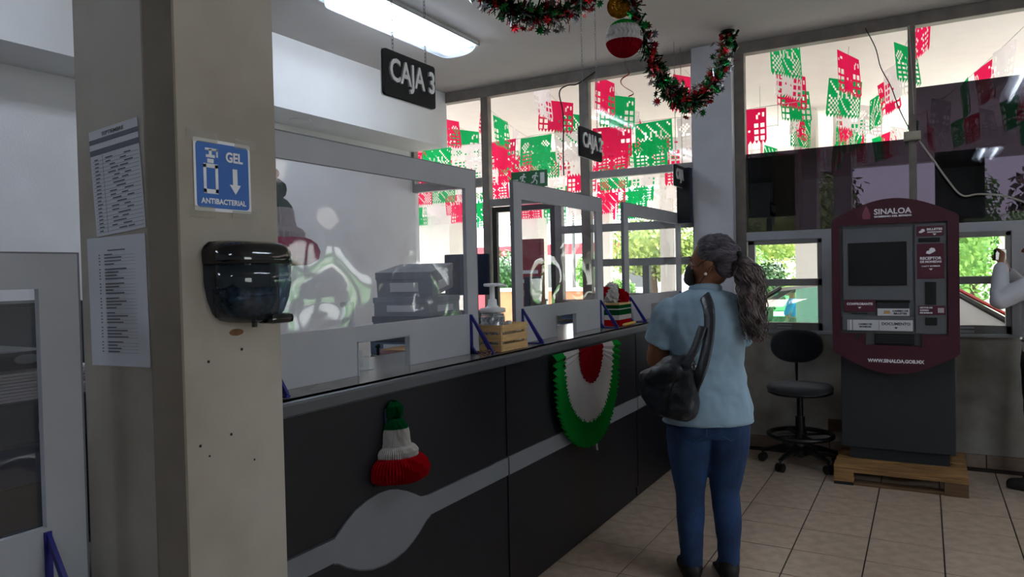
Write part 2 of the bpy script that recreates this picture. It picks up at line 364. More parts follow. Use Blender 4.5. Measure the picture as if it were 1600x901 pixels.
for z0, z1 in ((1.80, 1.87), (1.49, 1.555), (1.19, 1.25)): bar(MB(), -2.62, -1.655, z0, z1).build('transom', M['alu'], w3)
bar(MB(), -1.69, -1.655, 1.19, 3.17).build('stile', M['alu_light'], w3); bar(MB(), -2.14, -2.08, 1.25, 1.49).build('stile', M['alu'], w3)
pane(w3, -2.62, -1.69, 2.345, 3.17, M['pane']); pane(w3, -2.62, -1.69, 1.87, 2.28, M['pane']); pane(w3, -2.62, -1.69, 1.555, 1.80, M['pane']); pane(w3, -2.62, -1.69, 1.25, 1.49, M['pane'])
# glazed door in section 2
d1 = struct('door_1', MB().box((-3.66, WY + .005, .01), (-3.61, WY + .05, 2.09), bev=.003).box((-3.03, WY + .005, .01), (-2.985, WY + .05, 2.09), bev=.003).box((-3.61, WY + .005, 2.04), (-3.03, WY + .05, 2.09)).box((-3.61, WY + .005, .01), (-3.03, WY + .05, .16)), M['cabled'])
pane(d1, -3.61, -3.03, .16, 2.04, M['pane'], WY + .025)
MB().tube([(-3.08, WY - .03, 1.0), (-3.08, WY - .03, 1.2)], .012).box((-3.09, WY - .03, 1.0), (-3.07, WY + .01, 1.02)).box((-3.09, WY - .03, 1.18), (-3.07, WY + .01, 1.2)).build('door_handle', M['alu_light'], d1)
# right windows, tinted
def right_bay(n, x0, x1, film_top):
    w = struct('window_%d' % n, bar(MB(), x0, x1, 1.665, 1.735, WY - .005, FY1), M['alu_light'])
    pane(w, x0, x1, film_top, 3.17, M['pane']); pane(w, x0, x1, 1.735, film_top, M['tint'], name='tinted_pane')
    xs = [x0 + .01, x0 + .65, x0 + 1.16] if n == 4 else [x0, x0 + .58, x0 + 1.14]
    return w
w4 = right_bay(4, -1.255, -.095, 2.37)
w5 = right_bay(5, -.045, 1.2, 2.735)
w6 = right_bay(6, 1.26, 3.3, 2.735)
bar(MB(), -1.335, -1.255, .93, 3.18, WY - .005, FY1).build('stile', M['alu_old'], w4)
bar(MB(), -.095, -.045, 1.7, 3.18, WY - .01, FY1).build('mullion', M['alu_old'], w4)
bar(MB(), 1.2, 1.26, .93, 3.18, WY - .01, FY1).build('mullion', M['alu_old'], w5)
def sash(parent, x0, x1, name='sash'):
    f = MB(); a = .035
    bar(f, x0, x0 + a + .02, .95, 1.665, WY + .0, WY + .05); bar(f, x1 - a, x1, .95, 1.665, WY + .0, WY + .05)
    bar(f, x0, x1, .95, 1.01, WY, WY + .05); bar(f, x0, x1, 1.30, 1.355, WY, WY + .05); bar(f, x0, x1, 1.63, 1.665, WY, WY + .05)
    s = f.build(name, M['alu'], parent)
    pane(s, x0 + .05, x1 - a, 1.01, 1.30, M['pane'], WY + .03); pane(s, x0 + .05, x1 - a, 1.355, 1.63, M['pane'], WY + .02)
    MB().box((x0 + .22, WY - .02, .955), (x0 + .33, WY, .975), bev=.003).box((x0 + .22, WY - .014, .985), (x0 + .33, WY, .995), bev=.002).build('latch', M['alu_light'], s)
    return s
for (w, a, b) in ((w4, -1.245, -.69), (w4, -.62, -.09), (w5, -.03, .52), (w5, .60, 1.19), (w6, 1.27, 1.9), (w6, 1.98, 2.6), (w6, 2.66, 3.28)):
    sash(w, a, b)
for (w, a, b) in ((w4, -.69, -.62), (w5, .52, .60), (w6, 1.9, 1.98), (w6, 2.6, 2.66)):
    bar(MB(), a, b, .94, 1.67, WY - .01, FY1).build('post', M['alu_light'], w)
for (w, a, b) in ((w4, -1.255, -.07), (w5, -.07, 1.23), (w6, 1.23, 3.3)):
    MB().box((a, WY - .025, .925), (b, WY + .07, .95), bev=.003).build('sill', M['alu_light'], w)
# pillar near the camera (chamfered corner)
PXF = -1.52; PYF = 1.071
poly = [(PXF, 1.098), (PXF, 1.40), (-1.87, 1.40), (-1.87, PYF), (-1.588, PYF), (-1.552, 1.083)]
pl = MB().prism(poly, (0, 0, 0), VX, VY, CZ)
pil = struct('pillar', pl, M['pillar'])
MB().prism([(-1.592, PYF - .003), (-1.584, PYF - .004), (-1.515, 1.094), (PXF + .004, 1.10), (PXF + .0, 1.104), (-1.592, PYF + .01)], (0, 0, 0), VX, VY, CZ).build('corner_strip', mat('corner_plaster', '81776a', .8, var=.1, scale=4, bump=.3, bscale=20), pil)
for (py, pz, r) in ((1.17, 1.25, .004), (1.27, 1.27, .004), (1.14, 1.05, .004), (1.23, 1.06, .004), (1.165, 1.02, .003), (1.3, .98, .003)):
    MB().ball((PXF, py, pz), (.002, r, r), 5).build('nail_hole', M['blackm'], pil)
# ================================================================== COUNTER
def counter_unit(y0, y1, lab, seam):
    c = empty('service_counter', (-1.85, (y0 + y1) / 2, 0), lab, 'counter')
    WC(MB().box((-2.1, y0 + .004, .05), (-1.625, y1 - .004, 1.045)), 'carcass', M['cabinet'], c)
    WC(MB().box((-1.625, y0 + .006, .64), (-1.607, y1 - .006, 1.047), bev=.002), 'upper_panel', M['panel'], c)
    WC(MB().box((-1.625, y0 + .006, .008), (-1.607, y1 - .006, .56), bev=.002), 'lower_panel', M['panel'], c)
    return c
c1 = counter_unit(1.42, 2.752, 'dark charcoal counter unit with grey leaf-shaped swell in its stripe, beside the near pillar', 1)
c2 = counter_unit(2.752, 4.405, 'dark charcoal counter unit behind the big tricolour paper fan', 2)
c3 = counter_unit(4.405, 6.0, 'dark charcoal counter unit farthest from the camera, beside the woman', 3)
for c, y0, y1 in ((c2, 2.76, 4.398), (c3, 4.412, 5.995)):
    WC(MB().box((-1.625, y0, .56), (-1.600, y1, .64), bev=.002), 'stripe', M['stripe'], c)
top_o = [(1.668, .636), (1.715, .668), (1.763, .695), (1.82, .712), (1.882, .720), (1.94, .717), (1.984, .706), (2.03, .688), (2.078, .664), (2.112, .645), (2.15, .638), (2.2, .638), (2.748, .638)]
bot_o = [(2.748, .562), (2.17, .562), (2.145, .553), (2.1, .522), (2.06, .500), (2.015, .483), (1.96, .474), (1.91, .472), (1.84, .480), (1.778, .500), (1.72, .530), (1.68, .556), (1.66, .563)]
pts = [(1.425, .636)] + top_o + bot_o + [(1.425, .563)]
def flatpoly(mb, pts2, x, th, m=None):
    bm = bmesh.new(); vs = [bm.verts.new((x, p[0], p[1])) for p in pts2]; f = bm.faces.new(vs); r = bmesh.ops.triangulate(bm, faces=[f])
    base = [v.co.copy() for v in bm.verts]; bm.verts.index_update(); fs = [[v.index for v in q.verts] for q in bm.faces]; bm.free(); k = len(base)
    mb.add(base + [v + Vector((th, 0, 0)) for v in base], [tuple(f) for f in fs] + [tuple(i + k for i in f) for f in fs] + [(i, (i + 1) % k, (i + 1) % k + k, i + k) for i in range(k)], m); return mb
WC(flatpoly(MB(), pts, -1.627, .027), 'stripe', M['stripe'], c1)
WC(flatpoly(MB(), [(p[0] + .006, p[1] - .008) for p in pts if 1.43 < p[0] < 2.74], -1.626, .0205), 'stripe_rim', M['stripeedge'], c1)
for c, y in ((c1, 2.73), (c2, 4.38)): WC(MB().box((-1.607, y - .012, .02), (-1.6, y + .014, .075), bev=.002), 'hinge_block', M['black'], c)
def worktop(y0, y1, x1, lab, z=1.048, t=.045):
    w = empty('countertop', (-1.85, (y0 + y1) / 2, z), lab, 'countertop')
    WC(MB().box((-2.13, y0, z), (x1 - .02, y1, z + t - .002)), 'surface', M['top'], w)
    prof = [(x1 - .022, z), (x1 - .004, z), (x1, z + .006), (x1, z + t - .01), (x1 - .004, z + t - .003), (x1 - .012, z + t), (x1 - .05, z + t), (x1 - .05, z + t - .003), (x1 - .022, z + t - .003)]
    bmv = MB().ring_tube([[(p[0], y, p[1]) for p in prof] for y in (y0, y1)])
    WC(bmv, 'edge_band', M['topedge'], w)
    WC(MB().box((-2.13, y0, z + t - .003), (x1 - .014, y1, z + t)), 'laminate_sheet', M['top'], w)
    return w
worktop(1.41, 3.055, -1.585, 'glossy grey countertop with dark edge, in front of the largest screen')
worktop(3.057, 6.0, -1.597, 'glossy grey countertop with dark edge, running from the wooden crate to the window wall')
# ================================================================== SCREENS
def bracket(parent, y, z=1.093, h=.175, x=-1.771, mir=1):
    mb = MB(); w = .016
    def bx(a, b): mb.box((min(a[0], b[0]), y - w / 2, min(a[1], b[1])), (max(a[0], b[0]), y + w / 2, max(a[1], b[1])))
    bx((x, z), (x + .006, z + h)); bx((x, z), (x + .12, z + .006))
    mb.prism([(x + .006, z + h), (x + .006, z + h - .02), (x + .1, z), (x + .118, z), (x + .118, z + .012)], (0, y + .005, 0), VX, VZ, .01)
    mb.prism([(x, z), (x + .03, z), (x, z + .04)], (0, y + .008, 0), VX, VZ, .016)
    mb.cyl((x + .112, y, z - .0), (x + .112, y, z + .012), .008); mb.cyl((x + .02, y, z), (x + .02, y, z + .012), .006)
    for q in (.04, .15): mb.ball((x + .007, y, z + q), (.003, .004, .004), 5)
    return WC(mb, 'bracket', M['blue'], parent)
def screen(y0, y1, z0, z1, win, slot, bks, lab, name='counter_screen', filmm=None, x=-1.78, stile_edge=True):
    s = empty(name, (x, (y0 + y1) / 2, z0), lab, 'screen', 'white framed plastic screens along the counters')
    a, b, c, d = win; X0, X1 = x - .009, x + .009
    mb = MB()
    def bx(ya, yb, za, zb):
        if yb - ya > .001 and zb - za > .001: mb.box((X0, ya, za), (X1, yb, zb))
    bx(y0, a, z0, z1); bx(b, y1, z0, z1); bx(a, b, d, z1)
    if slot:
        sa, sb, sz = slot; bx(a, sa, z0, c); bx(sb, b, z0, c); bx(sa, sb, sz, c)
    else: bx(a, b, z0, c)
    WC(mb, 'frame_board', M['board'], s)
    e = MB(); t = .004
    for (ya, yb, za, zb) in ((y0 - t, y1 + t, z1, z1 + t), (y0 - t, y0, z0, z1), (y1, y1 + t, z0, z1)): e.box((X0 - .001, ya, za), (X1 + .001, yb, zb))
    WC(e, 'edge_strip', M['boardedge'], s)
    if slot:
        e = MB(); t = .005
        for (ya, yb, za, zb) in ((sa, sa + t, z0, sz), (sb - t, sb, z0, sz), (sa, sb, sz - t, sz)): e.box((X0 - .002, ya, za), (X1 + .003, yb, zb))
        WC(e, 'slot_trim', M['alu_light'], s)
    # slack film: gently wavy sheet
    N, K = 28, 18; vs = []; fs = []
    for j in range(K + 1):
        for i in range(N + 1):
            yy = a - .01 + (b - a + .02) * i / N; zz = c - .01 + (d - c + .02) * j / K
            e_ = min(1, 5 * min(i / N, 1 - i / N), 5 * min(j / K, 1 - j / K))
            w_ = noise.noise(Vector((yy * 5, zz * 7, y0))) * .010 * e_
            vs.append((X0 - .002 + w_, yy, zz))
    for j in range(K):
        for i in range(N): q = j * (N + 1) + i; fs.append((q, q + 1, q + N + 2, q + N + 1))
    WC(MB().add(vs, fs), 'plastic_film', filmm or M['film'], s, smooth=True)
    for y in bks: bracket(s, y, z0)
    return s
Z0 = 1.0935
screen(1.42, 2.80, Z0, 1.915, (1.50, 2.715, 1.27, 1.83), (1.985, 2.29, 1.215), (1.545, 2.735), 'largest white framed plastic screen on the counter, next to the near pillar')
screen(3.15, 4.285, Z0, 1.905, (3.232, 4.195, 1.275, 1.82), (3.605, 3.868, 1.212), (3.215, 4.235), 'middle white framed plastic screen, between the wooden crate and the tricolour box', filmm=M['film2'])
screen(4.665, 5.99, Z0, 1.91, (4.755, 5.90, 1.275, 1.825), (5.20, 5.50, 1.205), (4.76, 5.93), 'farthest white framed plastic screen, left of the woman\'s face', filmm=M['film2'])
# lower screen left of the pillar, on its own lower desk
ld = empty('low_desk', (-2.05, .2, 0), 'low grey desk at the left edge, partly behind the pillar', 'desk')
WC(MB().box((-2.6, -.9, .67), (-1.62, 1.03, .70), bev=.004), 'desk_top', M['top'], ld)
WC(MB().box((-1.72, -.9, 0), (-1.70, 1.03, .67)), 'front_panel', M['panel'], ld)
screen(-.4, 1.005, .7005, 1.518, (-.31, .915, .885, 1.437), None, (.915, -.35), 'lower white framed screen at the left edge, standing left of the pillar', filmm=M['film2'])
# small clip on its inner edge
# ================================================================== PILLAR THINGS
def sheet(name, cx, cz, w, h, ang, lab, rows, kind):
    """paper on the camera-facing side of the pillar (y = PYF)"""
    o = empty(name, (cx, PYF - .001, cz), lab, 'notice'); o.rotation_euler = (0, ang, 0)
    MB().box((-w / 2, -.0012, -h / 2), (w / 2, 0, h / 2)).build('sheet', M['paper'], o)
    ink = MB(); dk = MB(); y = -.0016
    if kind == 0:
        bd = MB(); 
        bd.box((-w / 2, y, h / 2 - .034), (w / 2, y + .0004, h / 2 - .022)); bd.box((-w / 2, y, h / 2 - .062), (w / 2, y + .0004, h / 2 - .048))
        bd.build('header_band', M['band'], o)
        text_mb('SEPTIEMBRE', .0125, (0, -.0013, h / 2 - .013), VX, VZ, .0005, mb=dk, bold=.0004, width=w * .45)
        z = h / 2 - .072
        while z > -h / 2 + .006:
            ink.box((-w / 2 + .006, y, z - .0052), (w / 2 - .004, y + .0003, z - .0045))
            dk.box((-w * .42, y, z - .003), (-w * .42 + random.uniform(.014, .022), y + .0003, z + .0))
            for q in range(2): a = random.uniform(-.04, .0) + q * .04; dk.box((a, y, z - .003), (a + random.uniform(.02, .035), y + .0003, z))
            z -= .0093
        ink.box((-w * .25, y, -h / 2 + .006), (-w * .25 + .0006, y + .0003, h / 2 - .065))
    else:
        dk.box((-w * .14, y, h / 2 - .035), (w * .16, y + .0003, h / 2 - .032)); z = h / 2 - .045
        k = 0
        while z > -h / 2 + .03:
            dk.box((-w * .3, y, z), (-w * .3 + .006, y + .0003, z + .0028))
            dk.box((-w * .2, y, z), (-w * .2 + random.uniform(.03, .09), y + .0003, z + .0028)); ink.box((-w * .2, y, z - .0016), (w * .32, y + .0003, z - .0011))
            k += 1; z -= .0078 if k % 4 else .0125
    ink.build('ruled_lines', M['ink'], o)['kind'] = 'stuff'; dk.build('text_lines', M['ink'], o)['kind'] = 'stuff'
sheet('notice_sheet', -1.706, 1.70, .198, .262, math.radians(-4.5), 'printed monthly timetable sheet taped high on the pillar, above another sheet', 20, 0)
sheet('notice_sheet', -1.717, 1.402, .236, .318, math.radians(-1), 'faded printed list taped to the pillar, the lower of two sheets', 30, 1)
sg = empty('gel_sign', (PXF + .001, 1.228, 1.705), 'blue ANTIBACTERIAL GEL sign taped to the pillar above the dispenser', 'sign')
def SG(v): return v
def rrect(w, h, r, n=5):
    p = []
    for cx, cy, a0 in ((w / 2 - r, h / 2 - r, 0), (-w / 2 + r, h / 2 - r, 90), (-w / 2 + r, -h / 2 + r, 180), (w / 2 - r, -h / 2 + r, 270)):
        for i in range(n + 1): a = math.radians(a0 + 90 * i / n); p.append((cx + r * math.cos(a), cy + r * math.sin(a)))
    return p
MB().prism(rrect(.168, .176, .004), (0, 0, 0), VY, VZ, .001).build('white_card', M['whitep'], sg)
MB().prism(rrect(.155, .160, .01), (.001, 0, 0), VY, VZ, .0006).build('blue_field', M['signblue'], sg)
ic = MB(); xo = .0017
text_mb('GEL', .034, (xo, .034, .05), VY, VZ, .0005, mb=ic, bold=.0012, width=.052)
text_mb('ANTIBACTERIAL', .018, (xo, 0, -.063), VY, VZ, .0005, mb=ic, bold=.0006, width=.134)
def g2(a, b, c, d): ic.box((xo, a, b), (xo + .0005, c, d))
# bottle outline and pump
for (a, b, c, d) in ((-.058, -.043, -.050, .026), (-.024, -.043, -.016, .026), (-.058, -.045, -.016, -.034), (-.058, .018, -.016, .028), (-.046, .03, -.028, .04), (-.05, .043, -.024, .05), (-.041, .05, -.033, .064), (-.052, .06, -.016, .066), (-.02, .045, -.015, .066)): g2(a, b, c, d)
ic.prism([(.028, .022), (.042, .022), (.042, -.018), (.052, -.018), (.035, -.042), (.018, -.018), (.028, -.018)], (xo, 0, 0), VY, VZ, .0005)
ic.build('white_print', M['whitep'], sg)
for (a, b, w, h, r) in ((-.06, .092, .09, .028, .05), (.07, .088, .07, .024, -.06), (-.062, -.09, .07, .026, .03), (.062, -.092, .08, .02, -.02)):
    t = MB().prism([(-w / 2, -h / 2), (w / 2, -h / 2), (w / 2 - .002, h / 2), (-w / 2 + .003, h / 2)], (.0022, a, b), VY, VZ, .0004).build('tape_strip', M['tape'], sg)
# dispenser
ds = empty('soap_dispenser', (PXF, 1.275, 1.44), 'black smoked gel dispenser on the pillar beneath the blue sign', 'dispenser')
def dsec(w0, w1, d, z, n=20):  # half rounded cross-section: back flat on x=0
    pts = [(0, -w0), (0, w0)]
    for i in range(n + 1):
        a = PI / 2 - PI * i / n; pts.append((d * (abs(math.cos(a)) ** .55), w1 * math.copysign(abs(math.sin(a)) ** .7, math.sin(a))))
    return [(p[0], p[1], z) for p in pts]
back = [dsec(.06, .06, .03, .106), dsec(.095, .09, .07, .102), dsec(.109, .107, .092, .092), dsec(.115, .115, .1, .078), dsec(.115, .115, .106, .058), dsec(.114, .114, .104, .048)]
MB().ring_tube(back).build('lid', M['blackg'], ds, smooth=True)
body = [dsec(.1125, .1125, .103, .048), dsec(.112, .112, .102, .0), dsec(.104, .104, .098, -.04), dsec(.09, .09, .09, -.075), dsec(.07, .07, .08, -.092), dsec(.04, .04, .06, -.1)]
MB().ring_tube(body).build('reservoir_cover', M['smoke'], ds, smooth=True)
MB().ring_tube([dsec(.09, .09, .06, -.012), dsec(.085, .085, .06, -.05), dsec(.06, .06, .05, -.085)]).build('gel_bag', M['gel'], ds, smooth=True)
MB().box((0, -.085, -.085), (.012, .085, .095), bev=.004).build('back_plate', M['black'], ds)
MB().box((.035, .01, -.106), (.098, .085, -.080), bev=.012).build('push_lever', M['blackg'], ds)
MB().cyl((.05, -.005, -.112), (.05, -.005, -.09), .007).build('nozzle', M['black'], ds)
MB().prism([(.02 * math.cos(a) * 1.1, .009 * math.sin(a)) for a in [2 * PI * i / 14 for i in range(14)]], (0, -.02, -.125), VY, VZ, .0008).build('rust_mark', M['rust'], ds)
# hidden honeycomb bell on film etc. further below
# ================================================================== HONEYCOMB / PAPER DECORATIONS
def honeycomb(prof, bands, name, parent, n=44, half=True, zig=.10, loc=None):
    """prof: list (r,z) ; bands: list of (z0,z1,material,name) ; axis z, opens to +x when half"""
    out = []
    for (za, zb, m, nm) in bands:
        P = [p for p in prof if za - 1e-6 <= p[1] <= zb + 1e-6]
        mb = MB(); span = PI if half else 2 * PI; cnt = n; rings = []
        for (r, z) in P:
            ring = []
            for j in range(cnt * 2 + 1):
                a = -PI / 2 + span * j / (cnt * 2); k = 1 - (zig if j % 2 else 0) * (1 + .35 * math.sin(z * 130 + j * .6))
                ring.append((r * k * math.cos(a), r * k * math.sin(a), z + (.003 if j % 2 else 0)))
            rings.append(ring)
        fs = []; N = cnt * 2 + 1
        for i in range(len(rings) - 1):
            for j in range(N - 1): q = i * N + j; fs.append((q, q + 1, q + N + 1, q + N))
        mb.add([v for r in rings for v in r], fs); o = mb.build(nm, m, parent); out.append(o)
        if loc: o.location = loc
    return out
def resample(prof, dz=.006):
    out = []
    for (r0, z0), (r1, z1) in zip(prof, prof[1:]):
        k = max(1, int(abs(z1 - z0) / dz))
        for i in range(k): t = i / k; out.append((r0 + (r1 - r0) * t, z0 + (z1 - z0) * t))
    out.append(prof[-1]); return out
bell_prof = resample([(.01, 0), (.1, .004), (.128, .02), (.134, .045), (.125, .068), (.108, .082), (.092, .088), (.09, .092), (.092, .104), (.082, .116), (.066, .122), (.062, .14), (.06, .165), (.056, .180), (.052, .19), (.04, .206), (.028, .214), (.036, .222), (.040, .24), (.037, .256), (.02, .27), (.004, .274)])
hb = empty('paper_bell', (-1.6, 1.965, .745), 'green, white and red honeycomb paper bell hung on the dark counter front', 'decoration')
honeycomb([(r * .93, z) for r, z in bell_prof], [(0, .0881, M['red'], 'red_band'), (.0879, .1801, M['wht'], 'white_band'), (.1799, .28, M['grn'], 'green_band')], 'bell', hb, n=34)
MB().box((-.006, -.1, .0), (-.001, .1, .05)).box((-.006, -.04, .05), (-.001, .04, .25)).build('backing_card', M['jeanblue'], hb)
hb2 = empty('paper_bell', (-1.97, 1.80, 1.49), 'magenta, white and green honeycomb paper bell hanging behind the largest screen', 'decoration')
bp2 = [(r * 1.15, z * 1.12) for r, z in bell_prof]
honeycomb(bp2, [(0, .1, M['pinkbell'], 'pink_band'), (.098, .203, M['wht'], 'white_band'), (.2, .32, M['grn'], 'green_band')], 'bell', hb2, n=34, half=False)
MB().ball((0, 0, .325), (.02, .025, .02), 6).build('top_knot', M['folder'], hb2); MB().tube([(0, 0, .33), (0, 0, CZ - 1.49)], .0012, 5).build('hanging_string', M['cable'], hb2)
# honeycomb ball
ba = empty('honeycomb_ball', (-1.682, 4.5, 2.95), 'round honeycomb paper ball in green, white and red hanging from the garland', 'decoration')
def hball(R, bands):
    for (ta, tb, m, nm) in bands:
        K = 10; n = 26; rings = []
        for i in range(K + 1):
            t = ta + (tb - ta) * i / K; z = R * math.cos(t); r = R * math.sin(t); ring = []
            for j in range(n * 2): 
                a = PI * j / n; k = 1 - (.10 if (j % 2) else 0) * (.6 + .4 * math.sin(t * 14)); ring.append((r * k * math.cos(a + .06 * math.sin(t * 14)), r * k * math.sin(a + .06 * math.sin(t * 14)), z))
            rings.append(ring)
        MB().ring_tube(rings, cap=False).build(nm, m, ba)
hball(.122, [(0.02, .92, M['grn2'], 'green_cap'), (.92, 1.78, M['wht'], 'white_band'), (1.78, 3.12, M['red2'], 'red_cap')])
MB().tube([(0, 0, .12), (.0, 0, CZ - 2.95)], .0012, 5).build('hanging_string', M['cabled'], ba)
md = empty('medallion', (-1.70, 4.47, 3.15), 'round gold embossed foil medallion hanging above the honeycomb ball', 'decoration')
fv = Vector((.33, -.94, 0)).normalized(); sv = Vector((.94, .33, 0)).normalized()
def disc(rr, off, th, m, nm, n=30): MB().prism([(rr * math.cos(2 * PI * i / n), rr * math.sin(2 * PI * i / n)) for i in range(n)], fv * off, sv, VZ, th).build(nm, m, md)
disc(.078, 0, .006, M['gold'], 'disc')
rim = MB().tube([sv * .072 * math.cos(2 * PI * i / 28) + VZ * .072 * math.sin(2 * PI * i / 28) + fv * .006 for i in range(28)], .005, 6, closed=True); rim.build('rim', M['gold'], md)
em = MB()
for i in range(26):
    a = random.uniform(0, 6.28); r = random.uniform(.0, .05); p = sv * r * math.cos(a) + VZ * r * math.sin(a) + fv * .006; em.ball(p, (.009, .009, .012), 4)
em.build('embossed_relief', M['gold'], md)
MB().tube([(0, 0, .07), (0, 0, CZ - 3.15)], .0015, 5).build('hanging_string', M['cabled'], md)
# paper fan rosette on the counter front
fan = empty('paper_fan', (-1.585, 3.62, 1.045), 'large pleated paper fan with red heart and green scalloped rim below the counter edge', 'decoration')
def fanband(r0, r1, m, nm, off, pleats=46, rows=5, amp=.014, scal=.0):
    A = .44; B = .545; vs = []; fs = []; N = pleats * 2
    for i in range(rows + 1):
        t = r0 + (r1 - r0) * i / rows
        for j in range(N + 1):
            a = PI * j / N; z = (j % 2); jit = scal * math.sin(i * 3.1 + j * 1.3)
            tt = t + jit; y = -A * tt * math.cos(a) * (1 + .05 * math.sin(a * 2)); zz = -B * tt * (math.sin(a) ** .8)
            skew = -.02 * tt
            vs.append((off + (amp * t if z else 0) + .012 * math.sin(i * 2.5 + j * .9) * scal * 8 + .004, y + skew, zz))
    for i in range(rows):
        for j in range(N): q = i * (N + 1) + j; fs.append((q, q + 1, q + N + 2, q + N + 1))
    MB().add(vs, fs).build(nm, m, fan)
fanband(.0, .36, M['red2'], 'red_centre', .012, 30, 6, .02, .008)
fanband(.34, .74, M['wht'], 'white_band', .004, 44, 9, .022, .006)
fanband(.72, .98, M['grn2'], 'green_rim', -.002, 60, 10, .028, .008)
MB().tube([(0.01, .05, -.54), (.012, .052, -.57), (.012, .06, -.575)], .006, 6).build('tassel', M['wht'], fan)
# ================================================================== CAJA SIGNS
def caja(num, y0, y1, lab):
    yc = (y0 + y1) / 2; w = y1 - y0; zc = 2.20; h = .175
    s = empty('hanging_sign', (-1.72, yc, zc), lab, 'sign', 'cashier window signs')
    MB().prism(rrect(w, h, .012), (-.008, 0, 0), VY, VZ, .003).build('white_back_edge', M['white'], s)
    MB().prism(rrect(w - .006, h - .006, .012), (-.006, 0, 0), VY, VZ, .014).build('board', M['blackm'], s)
    t = text_mb('CAJA %d' % num, .118, (.008, .006, 0), VY, VZ, .008, bold=.0025, width=w * .86); t.build('raised_lettering', M['white'], s)
    for dy in (-w * .3, w * .33):
        ch = MB(); z = h / 2 - .004; k = 0; L = .017
        while z < CZ - zc:
            pts = []
            for i in range(8):
                a = 2 * PI * i / 8; u = .0045 * math.cos(a); v = (L / 2 + .001) * math.sin(a)
                pts.append(((u if k % 2 else 0), dy + (0 if k % 2 else u), z + L / 2 + v))
            ch.tube(pts, .0011, 4, closed=True, up=(1, .3, .2)); z += L * .86; k += 1
        ch.build('chain', M['steel'], s)
caja(3, 2.10, 2.425, 'black CAJA 3 sign on two chains, the nearest and largest')
caja(2, 3.84, 4.17, 'black CAJA 2 sign on two chains, above the middle screen')
caja(1, 5.66, 5.94, 'small looking black CAJA 1 sign hanging beside the column, the farthest')
# wires beside the column
wr = MB().tube([atY(878, 140, 6.0), atY(868, 160, 6.0), atY(866, 220, 6.0), atY(868, 258, 6.0)], .008, 6)
p = [atY(930, 112, 6.03), atY(912, 125, 6.02), atY(900, 132, 6.0), atY(885, 134, 6.0), atY(874, 145, 6.0), atY(880, 180, 6.0), atY(880, 240, 6.0), atY(881, 274, 6.0)]
tag(MB().tube(spline_(p), .006, 6).build('cable', M['cabled'], smooth=True), 'thin black cable looping down in front of the middle window above the green sign', 'cable')
# exit sign
ex = empty('exit_sign', ((-3.4 - 3.03) / 2, 6.03, 2.32), 'green emergency exit sign with two white running figures above the glass door', 'sign')
MB().box((-.19, -.008, -.075), (.19, .008, .08), bev=.003).build('board', M['exitg'], ex)
fg = MB()
def man(cx, k):
    yq = -.011
    def seg(a, b, w=.006): 
        a = Vector((cx + a[0] * k, yq, a[1])); b = Vector((cx + b[0] * k, yq, b[1])); fg.cyl(a, b, w, n=6)
    fg.ball((cx + .01 * k, yq, .05), (.01, .002, .01), 6)
    seg((.005, .038), (-.008, .0), .008); seg((-.008, 0), (.018, -.022)); seg((.018, -.022), (.012, -.05)); seg((-.008, 0), (-.022, -.028)); seg((-.022, -.028), (-.045, -.035)); seg((.003, .035), (.03, .02)); seg((.003, .035), (-.025, .028)); seg((-.025, .028), (-.03, .008))
man(-.06, 1); fg.build('running_figure', M['whitep'], ex); fg = MB(); man(.07, 1); fg.build('running_figure', M['whitep'], ex)
MB().box((.12, -.010, -.045), (.165, -.009, .055)).build('door_symbol', M['whitep'], ex); MB().box((-.165, -.010, -.008), (-.115, -.009, .008)).build('arrow_symbol', M['whitep'], ex)
for a_ in (-.13, .13): MB().box((a_ - .01, -.004, -.20), (a_ + .01, .03, -.07)).build('bracket', M['alu'], ex)
# narrow speaker on the column
MB_ = MB().box((-1.775, 5.90, 1.83), (-1.66, 5.975, 2.28), bev=.006)
tb = empty('wall_speaker', (-1.715, 5.94, 2.05), 'tall narrow dark box fixed to the left side of the white column', 'speaker')
WC(MB_, 'case', M['jeanblue'], tb); WC(MB().box((-1.765, 5.893, 1.85), (-1.67, 5.9, 2.26), bev=.002), 'front_grille', M['blackm'], tb)
# junction box and cables on the mullion
jb = empty('junction_box', (-.07, 6.03, 2.375), 'small cream junction box on the mullion between the tinted windows', 'box')
MB().box((-.055, -.03, -.032), (.055, .03, .032), bev=.005).build('box', M['beige'], jb)
MB().box((-.047, -.034, -.024), (.047, -.03, .024), bev=.002).build('cover', M['beige'], jb)
def cab(pts, r, lab, m=M['cable'], Y=6.02):
    P = [Vector(atY(a, b, Y)) for a, b in pts]; Q = []
    for i in range(len(P) - 1):
        p0 = P[max(i - 1, 0)]; p1 = P[i]; p2 = P[i + 1]; p3 = P[min(i + 2, len(P) - 1)]
        for k in range(6): t = k / 6; Q.append(.5 * ((2 * p1) + (-p0 + p2) * t + (2 * p0 - 5 * p1 + 4 * p2 - p3) * t * t + (-p0 + 3 * p1 - 3 * p2 + p3) * t ** 3))
    Q.append(P[-1]); tag(MB().tube(Q, r, 6).build('cable', m, smooth=True), lab, 'cable')
cab([(1352, 44), (1368, 75), (1376, 105), (1392, 135), (1405, 170), (1420, 200)], .004, 'thin dark cable curving down the upper window to the cream junction box', M['cabled'])
cab([(1436, 219), (1455, 245), (1480, 280), (1503, 305), (1530, 303), (1570, 306), (1612, 320)], .007, 'white cable sagging from the junction box across the dark film')
cab([(1420, 40), (1424, 100), (1428, 178)], .003, 'thin pale cable running down beside the mullion above the junction box')
